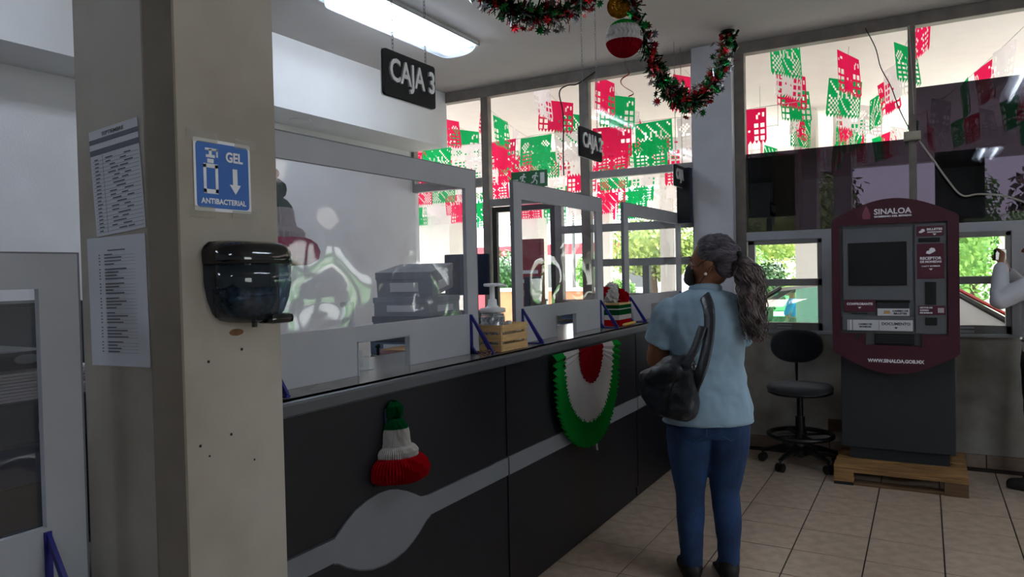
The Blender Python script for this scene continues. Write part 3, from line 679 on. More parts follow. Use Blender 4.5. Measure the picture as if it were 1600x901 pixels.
# dark boards standing in for reflections in the tinted panes are built with the porch
# ================================================================== GARLANDS
star = MB()
def star_mesh(m, R=.034, n=8):
    mb = MB(); vs = [(0, 0, .003)]
    for i in range(n * 2): r = R if i % 2 == 0 else R * .5; a = PI * i / n; vs.append((r * math.cos(a), r * math.sin(a), 0))
    mb.add(vs, [(0, i + 1, (i + 1) % (2 * n) + 1) for i in range(2 * n)]); return mb.mesh('foil_star', m)
SM = [star_mesh(M['fred']), star_mesh(M['fgreen']), star_mesh(M['fsilver'])]
def garland(p0, p1, sag, n, lab, seed, side=Vector((0, 0, 0))):
    rnd = random.Random(seed); p0 = Vector(p0); p1 = Vector(p1); K = 40
    path = []
    for i in range(K + 1):
        t = i / K; p = p0.lerp(p1, t); p.z -= sag * (1 - (2 * t - 1) ** 2) ** .8; p += side * math.sin(PI * t); path.append(p)
    g = empty('tinsel_garland', p0, lab, 'garland', 'foil star garlands')
    core = MB(); m3 = [M['fred'], M['fgreen'], M['fsilver'], M['fdark']]
    for i in range(K):
        for q in range(46):
            t = rnd.random(); a = path[i].lerp(path[i + 1], t); d = Vector((rnd.gauss(0, 1), rnd.gauss(0, 1), rnd.gauss(0, 1))).normalized()
            w = d.cross(Vector((rnd.random(), rnd.random(), 1))).normalized() * .0055; L = rnd.uniform(.04, .095)
            a = a - p0; b = a + d * L; b.z = min(b.z, CZ - .02 - p0.z); a.z = min(a.z, CZ - .025 - p0.z)
            core.add([a - w, a + w, b + w * .8 + VZ * .004, b - w * .8], [(0, 1, 2, 3)], m3[rnd.choice((0, 1, 1, 2, 3, 3))])
    core.tube([p - p0 for p in path], .006, 5, m=M['fdark'])
    o = core.build('tinsel', None, g); o['kind'] = 'stuff'
    for k in range(n):
        t = rnd.random() * (K - 1); i = int(t); p = path[i].lerp(path[i + 1], t - i) - p0
        d = Vector((rnd.gauss(0, 1), rnd.gauss(0, 1), rnd.gauss(0, 1))).normalized(); r = rnd.uniform(.03, .115)
        q_ = p + d * r; q_.z = min(q_.z, CZ - .05 - p0.z)
        link_copy(SM[(k * 2 + i // 2) % 3], 'foil_star', g, q_, (rnd.uniform(-1.2, 1.2) + PI / 2, rnd.uniform(-.6, .6), rnd.uniform(-1.5, 1.5)))
    return g, path
G1 = Vector(atZ(1137, 50, 3.235)); G2 = Vector((-1.62, 4.45, 3.24)); G3 = Vector((-2.25, 3.25, 3.24))
g1, _ = garland(G1, G2, .62, 230, 'foil star garland sagging from the ceiling by the column to the honeycomb ball', 3)
garland(Vector((-1.72, 4.2, 3.24)), G3, .30, 170, 'foil star garland dipping at the top edge between the ceiling lamp and the ball', 5)
MB().ball((0, 0, 0), (.06, .05, .02), 8).tube([(-.06, 0, -.01), (-.02, -.03, -.05), (.05, -.02, -.06), (.08, 0, 0)], .01, 6).tube([(.03, 0, -.02), (.06, 0, -.12), (.02, .02, -.2)], [.008, .02, .004], 6).build('foil_bow', M['fdark'], g1)
# curly streamer
sp = []
c0 = Vector(atY(978, 118, 5.2)); 
for i in range(46):
    t = i / 45; a = t * 9; sp.append((.045 * math.sin(a) * (.4 + t), .03 * math.cos(a), -t * .22 - .01 * math.sin(a)))
cs = tag(MB().tube(sp, .005, 5, flat=.3).build('foil_streamer', M['fred'], smooth=True, loc=c0 + Vector((0, 0, .06))), 'dark curled foil streamer hanging left of the garland before the pink flags', 'streamer')
MB().tube([(0, 0, 0), (0.0, -.1, CZ - c0.z - .06)], .001, 4).build('hanging_thread', M['cabled'], cs)
for (px, py, Y, z) in ((1053, 30, 5.4, 0), ):
    pass
# ================================================================== CEILING FIXTURES
def fixture(x, y0, y1, lab, w=.36):
    f = empty('ceiling_light', (x, (y0 + y1) / 2, CZ), lab, 'light', 'fluorescent ceiling fixtures'); L = (y1 - y0) / 2
    MB().box((-w / 2, -L, -.03), (w / 2, L, 0), bev=.004).build('housing', M['tubebody'], f)
    n = 12; rings = []
    for y, k in ((-L, .75), (-L + .05, 1), (L - .05, 1), (L, .75)):
        rings.append([(-w / 2 * k * math.cos(PI * i / n), y, -.03 - .075 * k * math.sin(PI * i / n) ** .7) for i in range(n + 1)])
    N = n + 1; fs = []
    for a in range(3):
        for j in range(N - 1): q = a * N + j; fs.append((q, q + 1, q + N + 1, q + N))
    fs += [tuple(range(N)), tuple(range(3 * N, 4 * N))]
    MB().add([v for r in rings for v in r], fs).build('diffuser', M['lens'], f, smooth=True)
    MB().box((-w / 2 - .004, -L - .004, -.034), (w / 2 + .004, -L, -.0)).box((-w / 2 - .004, L, -.034), (w / 2 + .004, L + .004, 0)).box((-w / 2 - .005, -L, -.036), (-w / 2, L, -.028)).box((w / 2, -L, -.036), (w / 2 + .005, L, -.028)).build('rim', M['alu'], f)
    for dx in (-.085, .085): MB().cyl((dx, -L + .06, -.058), (dx, L - .06, -.058), .017, n=8).build('tube', M['tube'], f)
fixture(-3.19, 3.5, 4.86, 'lit two-tube fluorescent ceiling fixture over the space behind the counter')
for (x, y, l) in ((.9, 2.6, 'twin-tube ceiling fixture over the waiting area, mirrored in the dark film'), (-3.19, -2.6, 'added unseen twin-tube ceiling fixture at the rear of the staff side'), (-3.19, .3, 'added unseen twin-tube ceiling fixture over the left rear desks'), (.9, -2.6, 'added unseen twin-tube ceiling fixture at the far rear of the waiting area')):  # fixtures after the mirrored one are unseen, added to brighten the room
    fixture(x, y, y + 1.36, l)
exec_order = 1
# ================================================================== KIOSK + PALLET
KY = 5.30
pal = empty('pallet', (-.16, 5.58, 0), 'short wooden pallet on the floor beneath the kiosk', 'pallet')
x0, x1, ya, yb = -.54, .225, 5.24, 5.93
for i, y in enumerate((ya, 5.415, 5.59, 5.76)):
    WC(MB().box((x0, y, .11), (x1, y + (.14 if i else .12), .135), bev=.003), 'top_plank', M['wood'], pal)
WC(MB().box((x0, ya, .085), (x1, ya + .1, .108), bev=.003), 'stringer_board', M['wood'], pal)
for xx in (x0, (x0 + x1) / 2 - .05, x1 - .13):
    for yy in (ya, 5.55, 5.80):
        if xx > x0 + .1 and xx < .0 and yy == ya: continue
        WC(MB().box((xx, yy, .02), (xx + (.12 if xx < 0 else .13), yy + .1, .085), bev=.003), 'block', M['wood'] if xx < -.2 else M['wooddark'], pal)
    WC(MB().box((xx, ya + .1, .085), (xx + .12, yb, .108), bev=.003), 'stringer_board', M['wood'], pal)
WC(MB().box((x0 + .12, ya + .01, 0.0), (x1 - .1, ya + .09, .02), bev=.003), 'bottom_board', M['wooddark'], pal); WC(MB().box((x0, ya, 0), (x0 + .12, ya + .1, .02)), 'bottom_board', M['blackm'], pal); WC(MB().box((x1 - .13, ya, 0), (x1, ya + .1, .02)), 'bottom_board', M['wooddark'], pal)
WC(MB().box((x0, 5.80, 0), (x1, 5.9, .02)), 'bottom_board', M['wooddark'], pal)
ki = empty('payment_kiosk', (-.17, 5.6, .136), 'maroon and charcoal SINALOA payment kiosk with dark screen', 'kiosk')
def kx(cx, cy): p = atY(1290 + cx / 3.004, 300 + cy / 3.004, KY); return p.x, p.z
WC(MB().box((-.505, 5.42, .215), (.165, 5.93, 1.62), bev=.006), 'cabinet', M['kdark'], ki)
WC(MB().box((-.455, 5.45, .1365), (.13, 5.90, .215)), 'plinth', M['kdark'], ki)
# fascia with recess opening: outer outline, inner window ring
fx0, fx1 = -.543, .187
def arc(x0, x1, z, dz, n, rev=False):
    p = [(x0 + (x1 - x0) * i / n, z + dz * math.sin(PI * i / n) ** .9 if 0 < i < n else z) for i in range(n + 1)]
    return p
topa = [(fx0 + .02 + (fx1 - fx0 - .04) * i / 24, 1.765 + .113 * math.sin(PI * i / 24)) for i in range(25)]
bota = [(fx1 - .02 - (fx1 - fx0 - .04) * i / 24, .865 - .125 * math.sin(PI * i / 24)) for i in range(25)]
outer = [(fx0, .885), (fx0, 1.745)] + topa + [(fx1, 1.745), (fx1, .885)] + bota
PX0, PX1, PZ0, PZ1 = -.492, .125, 1.0, 1.715      # recessed grey face
BX0, BX1, BZ0 = -.345, -.02, .925                 # receipt bin tab below
inner = [(PX0, PZ0), (PX0, PZ1), (PX1, PZ1), (PX1, PZ0), (BX1, PZ0), (BX1, BZ0), (BX0, BZ0), (BX0, PZ0)]
def ring_face(outer, inner, y0, y1):
    bm = bmesh.new()
    for y in (y0,):
        vo = [bm.verts.new((p[0], y, p[1])) for p in outer]; vi = [bm.verts.new((p[0], y, p[1])) for p in inner]
        es = [bm.edges.new((a[i], a[(i + 1) % len(a)])) for a in (vo, vi) for i in range(len(a))]
        bmesh.ops.triangle_fill(bm, edges=es, use_beauty=True)
    r = bmesh.ops.extrude_face_region(bm, geom=bm.faces[:]); bmesh.ops.translate(bm, verts=[v for v in r['geom'] if isinstance(v, bmesh.types.BMVert)], vec=(0, y1 - y0, 0))
    bm.verts.index_update(); mb = MB().add([v.co.copy() for v in bm.verts], [[v.index for v in f.verts] for f in bm.faces]); bm.free(); return mb
WC(ring_face(outer, inner, KY, KY + .10), 'fascia', M['maroon'], ki)
WC(MB().box((PX0, KY + .03, PZ0), (PX1, KY + .12, PZ1)), 'grey_face', M['kgrey'], ki)
WC(MB().box((BX0, KY + .05, BZ0), (BX1, KY + .12, PZ0)), 'bin_surround', M['kgrey'], ki)
def kb(c0, c1, y0, y1, m, nm, bev=.002):
    a = kx(*c0); b = kx(*c1); return WC(MB().box((a[0], KY + y0, b[1]), (b[0], KY + y1, a[1]), bev=bev), nm, m, ki)
def kp(x0, x1, z0, z1, y0, y1, m, nm, bev=.002): return WC(MB().box((x0, KY + y0, z0), (x1, KY + y1, z1), bev=bev), nm, m, ki)
kp(-.475, -.07, 1.22, 1.69, .012, .03, M['kgrey'], 'screen_bezel')
kp(-.443, -.100, 1.315, 1.597, .006, .014, M['screen'], 'screen')
kp(-.055, .118, 1.005, 1.705, .015, .03, M['kgrey'], 'side_panel')
kp(-.48, -.065, 1.02, 1.115, .010, .03, M['kgrey'], 'slot_frame')
kp(-.468, -.285, 1.145, 1.225, .012, .03, M['maroonlab'], 'receipt_label')
kp(-.425, -.330, 1.128, 1.134, .018, .031, M['black'], 'receipt_slot')
kp(-.283, -.085, 1.20, 1.245, .02, .031, M['black'], 'banknote_recess'); kp(-.275, -.09, 1.165, 1.2, .01, .031, M['kdark'], 'banknote_slot')
kp(-.272, -.088, 1.118, 1.165, .006, .03, M['paper'], 'banknote_label')
kp(-.452, -.070, 1.02, 1.09, .006, .02, M['paper'], 'document_label')
kp(-.290, -.062, .928, .998, .03, .06, M['black'], 'document_tray')
for i in range(4): kp(-.285, -.067, .94 + i * .014, .945 + i * .014, .026, .03, M['kdark'], 'tray_slat', 0)
kp(-.045, .107, 1.625, 1.69, .010, .02, M['maroonlab'], 'notes_label'); kp(-.035, .085, 1.588, 1.615, .008, .02, M['black'], 'note_slot')
kp(-.043, .108, 1.355, 1.578, .010, .02, M['maroonlab'], 'coin_label'); kp(.0, .062, 1.19, 1.335, .008, .02, M['black'], 'coin_slot')
kp(-.038, .112, 1.125, 1.185, .010, .02, M['maroonlab'], 'barcode_label'); kp(.0, .065, 1.06, 1.11, .006, .02, M['black'], 'barcode_reader')
kp(-.405, -.375, .965, .995, -.006, .004, M['kdark'], 'lock')
pr = MB(); pd = MB(); yk = KY
def kt(t, size, x, z, y, w, mb=pr, bold=.0009): text_mb(t, size, (x, KY + y, z), VX, VZ, .0006, mb=mb, bold=bold, width=w)
kt('SINALOA', .05, -.178, 1.795, 0, .215, bold=.0012); kt('GOBIERNO DEL ESTADO', .014, -.178, 1.763, 0, .215)
kt('WWW.SINALOA.GOB.MX', .03, -.17, .825, 0, .325, bold=.0013)
kt('BILLETES', .018, .055, 1.668, .01, .085); kt('DENOMINACIONES', .009, .055, 1.65, .01, .08)
kt('RECEPTOR', .024, .033, 1.485, .01, .118, bold=.001); kt('DE MONEDAS', .018, .033, 1.463, .01, .118); kt('1 2 5 Y 10 PESOS', .01, .033, 1.435, .01, .1)
kt('COMPROBANTE', .02, -.377, 1.195, .012, .155); kt('LECTOR DE', .012, .005, 1.172, .01, .07); kt('CODIGO', .012, -.005, 1.155, .01, .05); kt('DE BARRAS', .012, .005, 1.139, .01, .07)
def tri(x, z, y, s=.011, mb=pr): mb.prism([(x - s, z), (x, z - s * 1.1), (x + s, z)], (0, KY + y, 0), VX, VZ, .0006)
for (x, z, y) in ((.055, 1.64, .0095), (.033, 1.42, .0095), (-.377, 1.175, .0115)): tri(x, z, y)
for (x, z, k) in ((-.015, 1.658, .8), (.033, 1.53, 1.2)):   # hand holding a coin symbol
    pr.prism([(x + a * k, z + b * k) for a, b in ((-.022, -.012), (-.005, -.016), (.01, -.008), (.022, .0), (.018, .014), (.004, .018), (-.008, .01), (-.002, .006), (-.018, .0))], (0, KY + .0094, 0), VX, VZ, .0006)
for i in range(5): pr.prism([(.07 + i * .007, 1.14), (.074 + i * .007, 1.14), (.074 + i * .007, 1.17), (.07 + i * .007, 1.17)], (0, KY + .0094, 0), VX, VZ, .0006)
WC(pr, 'white_lettering', M['whitep'], ki)
kt('DOCUMENTO', .024, -.165, 1.066, .006, .165, pd, .0008); tri(-.165, 1.045, .0055, .011, pd); kt('CAMBIO DE', .014, -.345, 1.062, .006, .08, pd); kt('MONEDAS', .014, -.345, 1.045, .006, .07, pd)
kt('CAMBIO DE', .015, -.14, 1.15, .006, .09, pd); kt('BILLETES', .015, -.14, 1.133, .006, .075, pd)
for (a, b, c, d) in ((-.443, 1.02, -.44, 1.09), (-.265, 1.022, -.263, 1.088), (-.423, 1.02, -.419, 1.09)): pd.box((a, KY + .0052, b), (c, KY + .0058, d))
WC(pd, 'dark_lettering', M['ink2'], ki)
WC(MB().box((-.235, KY + .0045, 1.13), (-.2, KY + .0055, 1.152)), 'banknote_picture', M['crate'], ki)
WC(MB().prism([(-.33 + a, 1.75 + b) for a, b in ((-.022, 0), (.022, 0), (.024, .03), (.016, .05), (.012, .066), (.004, .078), (-.002, .09), (-.008, .076), (-.014, .06), (-.02, .045), (-.026, .03))], (0, KY - .0006, 0), VX, VZ, .001), 'emblem', M['emblem'], ki)
# small vent/patch low on the wall beside the kiosk
vt = tag(MB().box((-.66, WY - .02, .18), (-.5, WY - .001, .27), bev=.003).build('wall_vent', M['wooddark']), 'small dark vent low on the wall left of the kiosk', 'vent')
# ================================================================== DRAFTING CHAIR
ch = empty('swivel_chair', (-.80, 5.62, 0), 'black armless drafting chair with foot ring, left of the kiosk', 'chair', rz=math.radians(12))
def part(mb, nm, m, p, **k): return mb.build(nm, m, p, **k)
seat = [(.02, -.035), (.2, -.03), (.226, -.01), (.23, .008), (.215, .026), (.15, .034), (.02, .036)]
part(MB().lathe(seat, (0, 0, .565), 30, sy=.95), 'seat', M['fabric'], ch, smooth=True)
part(MB().lathe([(.02, -.02), (.2, -.012), (.225, .0), (.226, .008)], (0, 0, .535), 30, sy=.95), 'seat_shell', M['black'], ch, smooth=True)
bkp = []
for i in range(36):
    a = 2 * PI * i / 36; w = .19 * (1 - .18 * (math.sin(a) < 0) * abs(math.sin(a)) ** 1.5)
    bkp.append((w * math.copysign(abs(math.cos(a)) ** .75, math.cos(a)), .128 * math.copysign(abs(math.sin(a)) ** .8, math.sin(a))))
rings = []
for (k, dy) in ((.0, -.03), (.6, -.034), (.92, -.026), (1, -.008), (.98, .012), (.85, .022), (.0, .026)):
    rings.append([(p[0] * k if k else p[0] * .02, dy + .27 + .9 * (p[0] * k) ** 2 * -1 + .02, p[1] * (k or .02) + .845) for p in bkp])
part(MB().ring_tube(rings), 'backrest', M['fabric'], ch, smooth=True)
part(MB().tube([(0, .1, .535), (0, .25, .54), (0, .30, .57), (0, .32, .66), (0, .315, .82)], [.02, .02, .022, .03, .03], 8, flat=.4, up=(1, 0, 0)), 'back_support', M['black'], ch)
part(MB().cyl((0, 0, .33), (0, 0, .54), .022).cyl((0, 0, .14), (0, 0, .36), .033).cyl((0, 0, .5), (0, 0, .545), .05), 'gas_column', M['black'], ch)
part(MB().tube([(.22 * math.cos(2 * PI * i / 32), .22 * math.sin(2 * PI * i / 32), .225) for i in range(32)], .017, 8, closed=True), 'foot_ring', M['black'], ch, smooth=True)
sp_ = MB()
for i in range(4): a = 2 * PI * i / 4 + .4; sp_.tube([(0, 0, .225), (.22 * math.cos(a), .22 * math.sin(a), .225)], .01, 6)
sp_.lathe([(.045, .2), (.045, .25)], n=14); part(sp_, 'ring_spokes', M['black'], ch)
for i in range(5):
    a = 2 * PI * i / 5 + .35; c, s = math.cos(a), math.sin(a)
    part(MB().tube([(0.02 * c, .02 * s, .135), (.14 * c, .14 * s, .12), (.27 * c, .27 * s, .085)], [.035, .026, .016], 8, flat=.8), 'leg', M['black'], ch)
    w = MB()
    for q in (-.017, .017): w.cyl((.27 * c - s * (q - .008), .27 * s + c * (q - .008), .032), (.27 * c - s * (q + .008), .27 * s + c * (q + .008), .032), .032, n=14)
    w.cyl((.27 * c, .27 * s, .035), (.27 * c, .27 * s, .085), .008, n=8); part(w, 'caster', M['black'], ch)
part(MB().lathe([(.02, .06), (.05, .08), (.055, .15), (.04, .18)], n=16), 'hub', M['black'], ch)
# ================================================================== FIGURES
def spline(P, k=5):
    P = [Vector(p) for p in P]; Q = []
    for i in range(len(P) - 1):
        p0 = P[max(i - 1, 0)]; p1 = P[i]; p2 = P[i + 1]; p3 = P[min(i + 2, len(P) - 1)]
        for j in range(k): t = j / k; Q.append(.5 * ((2 * p1) + (-p0 + p2) * t + (2 * p0 - 5 * p1 + 4 * p2 - p3) * t * t + (-p0 + 3 * p1 - 3 * p2 + p3) * t ** 3))
    Q.append(P[-1]); return Q
def limb(mb, pts, rad, n=14, cap=True, flat=1, up=(0, 0, 1)):
    k = 5; Q = spline(pts, k); R = [v.x for v in spline([(r, 0, 0) for r in rad], k)]
    d0 = (Q[0] - Q[1]).normalized(); d1 = (Q[-1] - Q[-2]).normalized()
    if cap:
        pre = [(Q[0] + d0 * R[0] * s, R[0] * c) for s, c in ((.9, .42), (.5, .85))]; post = [(Q[-1] + d1 * R[-1] * s, R[-1] * c) for s, c in ((.5, .85), (.9, .42))]
        Q = [p for p, _ in pre] + Q + [p for p, _ in post]; R = [r for _, r in pre] + R + [r for _, r in post]
    mb.tube(Q, R, n, flat=flat, up=up)
def stack(mb, rings, n=28):
    """rings: (cx,cy,z,rx,ry)"""
    vs = spline([(r[0], r[1], r[2]) for r in rings], 4); rr = spline([(r[3], r[4], 0) for r in rings], 4); L = []
    for c, r in zip(vs, rr):
        L.append([(c.x + r.x * math.copysign(abs(math.cos(2 * PI * j / n)) ** .9, math.cos(2 * PI * j / n)), c.y + r.y * math.copysign(abs(math.sin(2 * PI * j / n)) ** .9, math.sin(2 * PI * j / n)), c.z) for j in range(n)])
    mb.ring_tube(L)
_tex = bpy.data.textures.new('folds', 'CLOUDS'); _tex.noise_scale = .075; _tex.noise_depth = 1
def blend(o, vox=.008, it=6, fold=0):
    r = o.modifiers.new('remesh', 'REMESH'); r.mode = 'VOXEL'; r.voxel_size = vox; r.use_smooth_shade = True
    s = o.modifiers.new('smooth', 'SMOOTH'); s.factor = .5; s.iterations = it
    if fold: d = o.modifiers.new('folds', 'DISPLACE'); d.texture = _tex; d.strength = fold; d.mid_level = .5
    return o
def hand(mb, wrist, dirv, palmn, s=1.0, curl=.5):
    """palm + five fingers; dirv finger direction, palmn palm normal (towards which fingers curl)"""
    d = Vector(dirv).normalized(); n = Vector(palmn); n = (n - d * n.dot(d)).normalized(); w = d.cross(n).normalized(); W0 = Vector(wrist)
    limb(mb, [W0 - d * .01, W0 + d * .045 * s, W0 + d * .085 * s], [.024 * s, .033 * s, .034 * s], 12, flat=.5, up=n)
    for i, (off, L) in enumerate(((-.028, .068), (-.0095, .078), (.0095, .073), (.028, .058))):
        b = W0 + d * .083 * s + w * off * s; P = [b]; a = 0
        for q in range(3): a += curl * (.6 + .2 * q); P.append(P[-1] + (d * math.cos(a) + n * math.sin(a)) * L * s / (2.2 if q == 0 else 3.2))
        limb(mb, P, [.009 * s, .0085 * s, .008 * s, .0065 * s], 8)
    b = W0 + d * .03 * s - w * .028 * s
    limb(mb, [b, b + (d * .5 - w * .6 + n * .35) * .035 * s, b + (d * 1.0 - w * .5 + n * .6) * .055 * s], [.012 * s, .010 * s, .008 * s], 8)
def head(mb, c, fd, s=1.0):
    """c = centre of the head, fd = face direction (unit, xy)"""
    f = Vector((fd[0], fd[1], 0)).normalized(); r = Vector((f.y, -f.x, 0)); R = Matrix((r, f, VZ)).transposed(); c = Vector(c)
    def at(x, y, z): return c + R @ Vector((x * s, y * s, z * s))
    def e(p, rad, n=12): mb.ball(at(*p), tuple(q * s for q in rad), n, R=R)
    e((0, -.012, .035), (.073, .092, .083)); e((0, .03, .0), (.062, .062, .095)); e((0, .038, -.055), (.048, .052, .045)); e((0, .072, -.092), (.024, .018, .018), 8)
    e((0, .082, .022), (.05, .014, .012), 8)
    limb(mb, [at(0, .088, .018), at(0, .104, -.01), at(0, .112, -.022)], [.008 * s, .011 * s, .013 * s], 8)
    for k in (-1, 1):
        e((k * .014, .1, -.024), (.009, .009, .008), 6); e((k * .045, .06, -.02), (.02, .02, .02), 8)
        e((k * .077, -.012, -.008), (.010, .019, .031), 8); e((k * .078, -.008, -.036), (.007, .008, .01), 6)
    e((0, .092, -.052), (.024, .01, .006), 6); e((0, .09, -.064), (.02, .01, .007), 6)
    return at, R
# ---- woman in the pale blue blouse: origin under her; local x right, y forward
WH = math.radians(27)     # heading: forward = (-sin, cos)
wm = empty('person', (-.885, 3.37, 0), 'woman in pale blue blouse and jeans with long wavy ponytail at the counter', 'person', rz=WH)
def W2L(p, o=wm):  # world -> local
    return Euler((0, 0, -o.rotation_euler.z)).to_matrix() @ (Vector(p) - o.location)
def LD(d, o=wm): return Euler((0, 0, -o.rotation_euler.z)).to_matrix() @ Vector(d)
hc = W2L(atY(1112, 412, 3.37)); fdw = LD((-.99, .12, 0))
sk = MB(); at, HR = head(sk, (hc.x, hc.y, hc.z), (fdw.x, fdw.y), 1.05)
limb(sk, [at(0, -.02, -.04), (hc.x * .5, hc.y * .4, 1.40), (0, -.01, 1.34)], [.055, .052, .06])
sk_sh = [(-.155, .0, 1.285), (.155, .0, 1.275)]
limb(sk, [(-.14, 0, 1.26), (0, -.01, 1.30), (.14, 0, 1.26)], [.03, .045, .03])
stack(sk, [(0, 0, .85, .14, .09), (0, 0, 1.0, .12, .08), (0, 0, 1.2, .13, .08), (0, 0, 1.32, .08, .06)], 18)
elbL = W2L(atY(1027, 560, 3.33)); 
shL = Vector((-.155, .01, 1.255))
wrL = W2L(Vector((-1.205, 3.57, 1.02)))
limb(sk, [shL, shL.lerp(elbL, .5) + Vector((-.01, -.01, 0)), elbL], [.05, .054, .052])
limb(sk, [elbL, elbL.lerp(wrL, .4) + Vector((0, 0, -.01)), wrL], [.050, .044, .026])
hand(sk, wrL, LD((-.25, .95, .0)), (0, 0, -1), .95, .3)
elbR = Vector((.175, .17, 1.05)); wrR = Vector((.02, .36, 1.12))
limb(sk, [(.15, .01, 1.25), (.17, .08, 1.15), elbR], [.05, .046, .04]); limb(sk, [elbR, elbR.lerp(wrR, .5), wrR], [.04, .036, .025]); hand(sk, wrR, (-.7, .7, .05), (0, 0, -1), .95, .35)
for k in (-1, 1): limb(sk, [(k * .085, 0, .83), (k * .083, .01, .5), (k * .080, .02, .40), (k * .085, -.01, .25), (k * .085, -.01, .09)], [.06, .045, .035, .035, .03])
body = sk.build('body', M['skin'], wm); blend(body, .006, 4)
ey = MB(); ey.ball(at(.032, .074, .005), .009, 6).ball(at(-.032, .074, .005), .009, 6); ey.build('eye', M['whitep'], wm)
MB().tube([at(-.048, .078, .030), at(-.032, .092, .034), at(-.014, .095, .030)], .0035, 6).tube([at(.048, .078, .030), at(.032, .092, .034), at(.014, .095, .030)], .0035, 6).build('eyebrows', M['hairb'], wm)
# blouse
bl = MB()
stack(bl, [(0, -.005, .745, .205, .150), (0, -.005, .80, .203, .150), (0, -.002, .88, .190, .142), (0, .0, .97, .172, .128), (0, .0, 1.03, .166, .122), (0, .0, 1.12, .174, .124), (0, -.003, 1.20, .182, .122), (0, -.004, 1.27, .182, .108), (0, -.006, 1.325, .150, .090), (0, -.006, 1.352, .072, .066)], 36)
for sx, el in ((-1, elbL), (1, elbR)):
    s0 = Vector((sx * .125, 0, 1.275)); cu = Vector((sx * .165, 0, 1.27)).lerp(el, .70)
    limb(bl, [s0, s0.lerp(cu, .35) + Vector((sx * .012, 0, .012)), cu], [.070, .082, .084], cap=False)
bo = bl.build('blouse', M['blouse'], wm); blend(bo, .008, 2, .022)
# collar
co = MB(); ring = []
for i in range(25):
    a = 2 * PI * i / 24 - PI / 2; ring.append((.064 * math.cos(a), .058 * math.sin(a) + .0, 1.352 - .012 * math.sin(a)))
co.tube([Vector(p) for p in ring[:24]], .013, 8, closed=True, flat=1.6); co.build('collar', M['blouse'], wm, smooth=True)
co = MB()
for (x, z0_, z1_) in ((0.0, 1.30, .78),):
    co.tube([(x, -.122 - .0, 1.20), (x, -.134, 1.05), (x - .005, -.138, .95)], .0025, 5)
hemr = MB().tube([(.204 * math.cos(2 * PI * i / 40), -.005 + .149 * math.sin(2 * PI * i / 40), .748) for i in range(40)], .005, 6, closed=True); hemr.build('hem', M['blouse'], wm, smooth=True)
# jeans
jn = MB()
stack(jn, [(0, -.003, .68, .165, .12), (0, -.003, .78, .175, .130), (0, 0, .88, .16, .115)], 30)
for k in (-1, 1):
    off = -.0 if k < 0 else .0
    limb(jn, [(k * .085, -.012, .76), (k * .088, .0, .62), (k * .083, .01, .5), (k * .080, .022, .40), (k * .084, .0, .29), (k * .086, -.012, .18), (k * .085, -.01, .085)], [.108, .100, .082, .066, .064, .054, .050], 18)
    jn.ball((k * .075, -.055, .735), (.088, .078, .085), 10)
blend(jn.build('jeans', M['jeans'], wm), .008, 3, .008)
se = MB()
for k in (-1, 1):
    # back pocket outline
    P = [(k * .03, .78), (k * .125, .775), (k * .12, .70), (k * .078, .675), (k * .035, .70)]
    se.tube([(p[0], -.138 + .05 * (abs(p[0]) / .13) ** 2, p[1]) for p in P], .0022, 4, closed=True)
    se.tube([(k * .176, 0, .8), (k * .187, 0, .68), (k * .166, .01, .5), (k * .146, .02, .40), (k * .148, 0, .29), (k * .137, -.01, .15)], .0022, 4)
se.build('denim_stitching', M['stitch'], wm)
MB().tube([(.165 * math.cos(2 * PI * i / 30), .12 * math.sin(2 * PI * i / 30), .77) for i in range(30)], .008, 6, closed=True, flat=2).build('waistband', M['jeans'], wm)
for k in (-1, 1):
    shm = MB(); limb(shm, [(k * .085, -.03, .05), (k * .088, .04, .045), (k * .098, .14, .032)], [.045, .043, .034], 12); limb(shm, [(k * .085, -.012, .11), (k * .085, -.012, .05)], [.048, .05])
    shm.box((k * .085 - .038, -.075, .001), (k * .092 + .038, .17, .02), bev=.006)
    blend(shm.build('shoe', M['shoe'], wm), .008, 3)
# mask, hair, ear ring
mk = MB(); rings = []
for i in range(11):
    z = -.105 + .098 * i / 10; ring = []
    for j in range(15):
        a = -1.15 + 2.3 * j / 14; dep = .109 + .018 * math.sin(PI * i / 10) * math.cos(a) ** 2 - (.018 if i < 2 else 0)
        wd = .064 + .006 * math.sin(PI * i / 10); ring.append(at(wd * math.sin(a) * 1.05, .012 + (dep - .012) * math.cos(a) ** .8, z))
    rings.append(ring)
fs = []
for i in range(10):
    for j in range(14): q = i * 15 + j; fs.append((q, q + 1, q + 16, q + 15))
mo = MB().add([v for r in rings for v in r], fs).build('face_mask', M['blackm'], wm, smooth=True)
so_ = mo.modifiers.new('thick', 'SOLIDIFY'); so_.thickness = .003
MB().tube([at(-.062, .042, -.012), at(-.078, .015, .006), at(-.083, -.016, .018)], .0016, 5).tube([at(-.06, .04, -.095), at(-.074, .01, -.06), at(-.083, -.012, -.04), at(-.086, -.03, -.01)], .0016, 5).build('ear_loop', M['blackm'], mo)
MB().ball(at(-.088, -.006, -.043), .007, 8).build('earring', M['pearl'], wm)
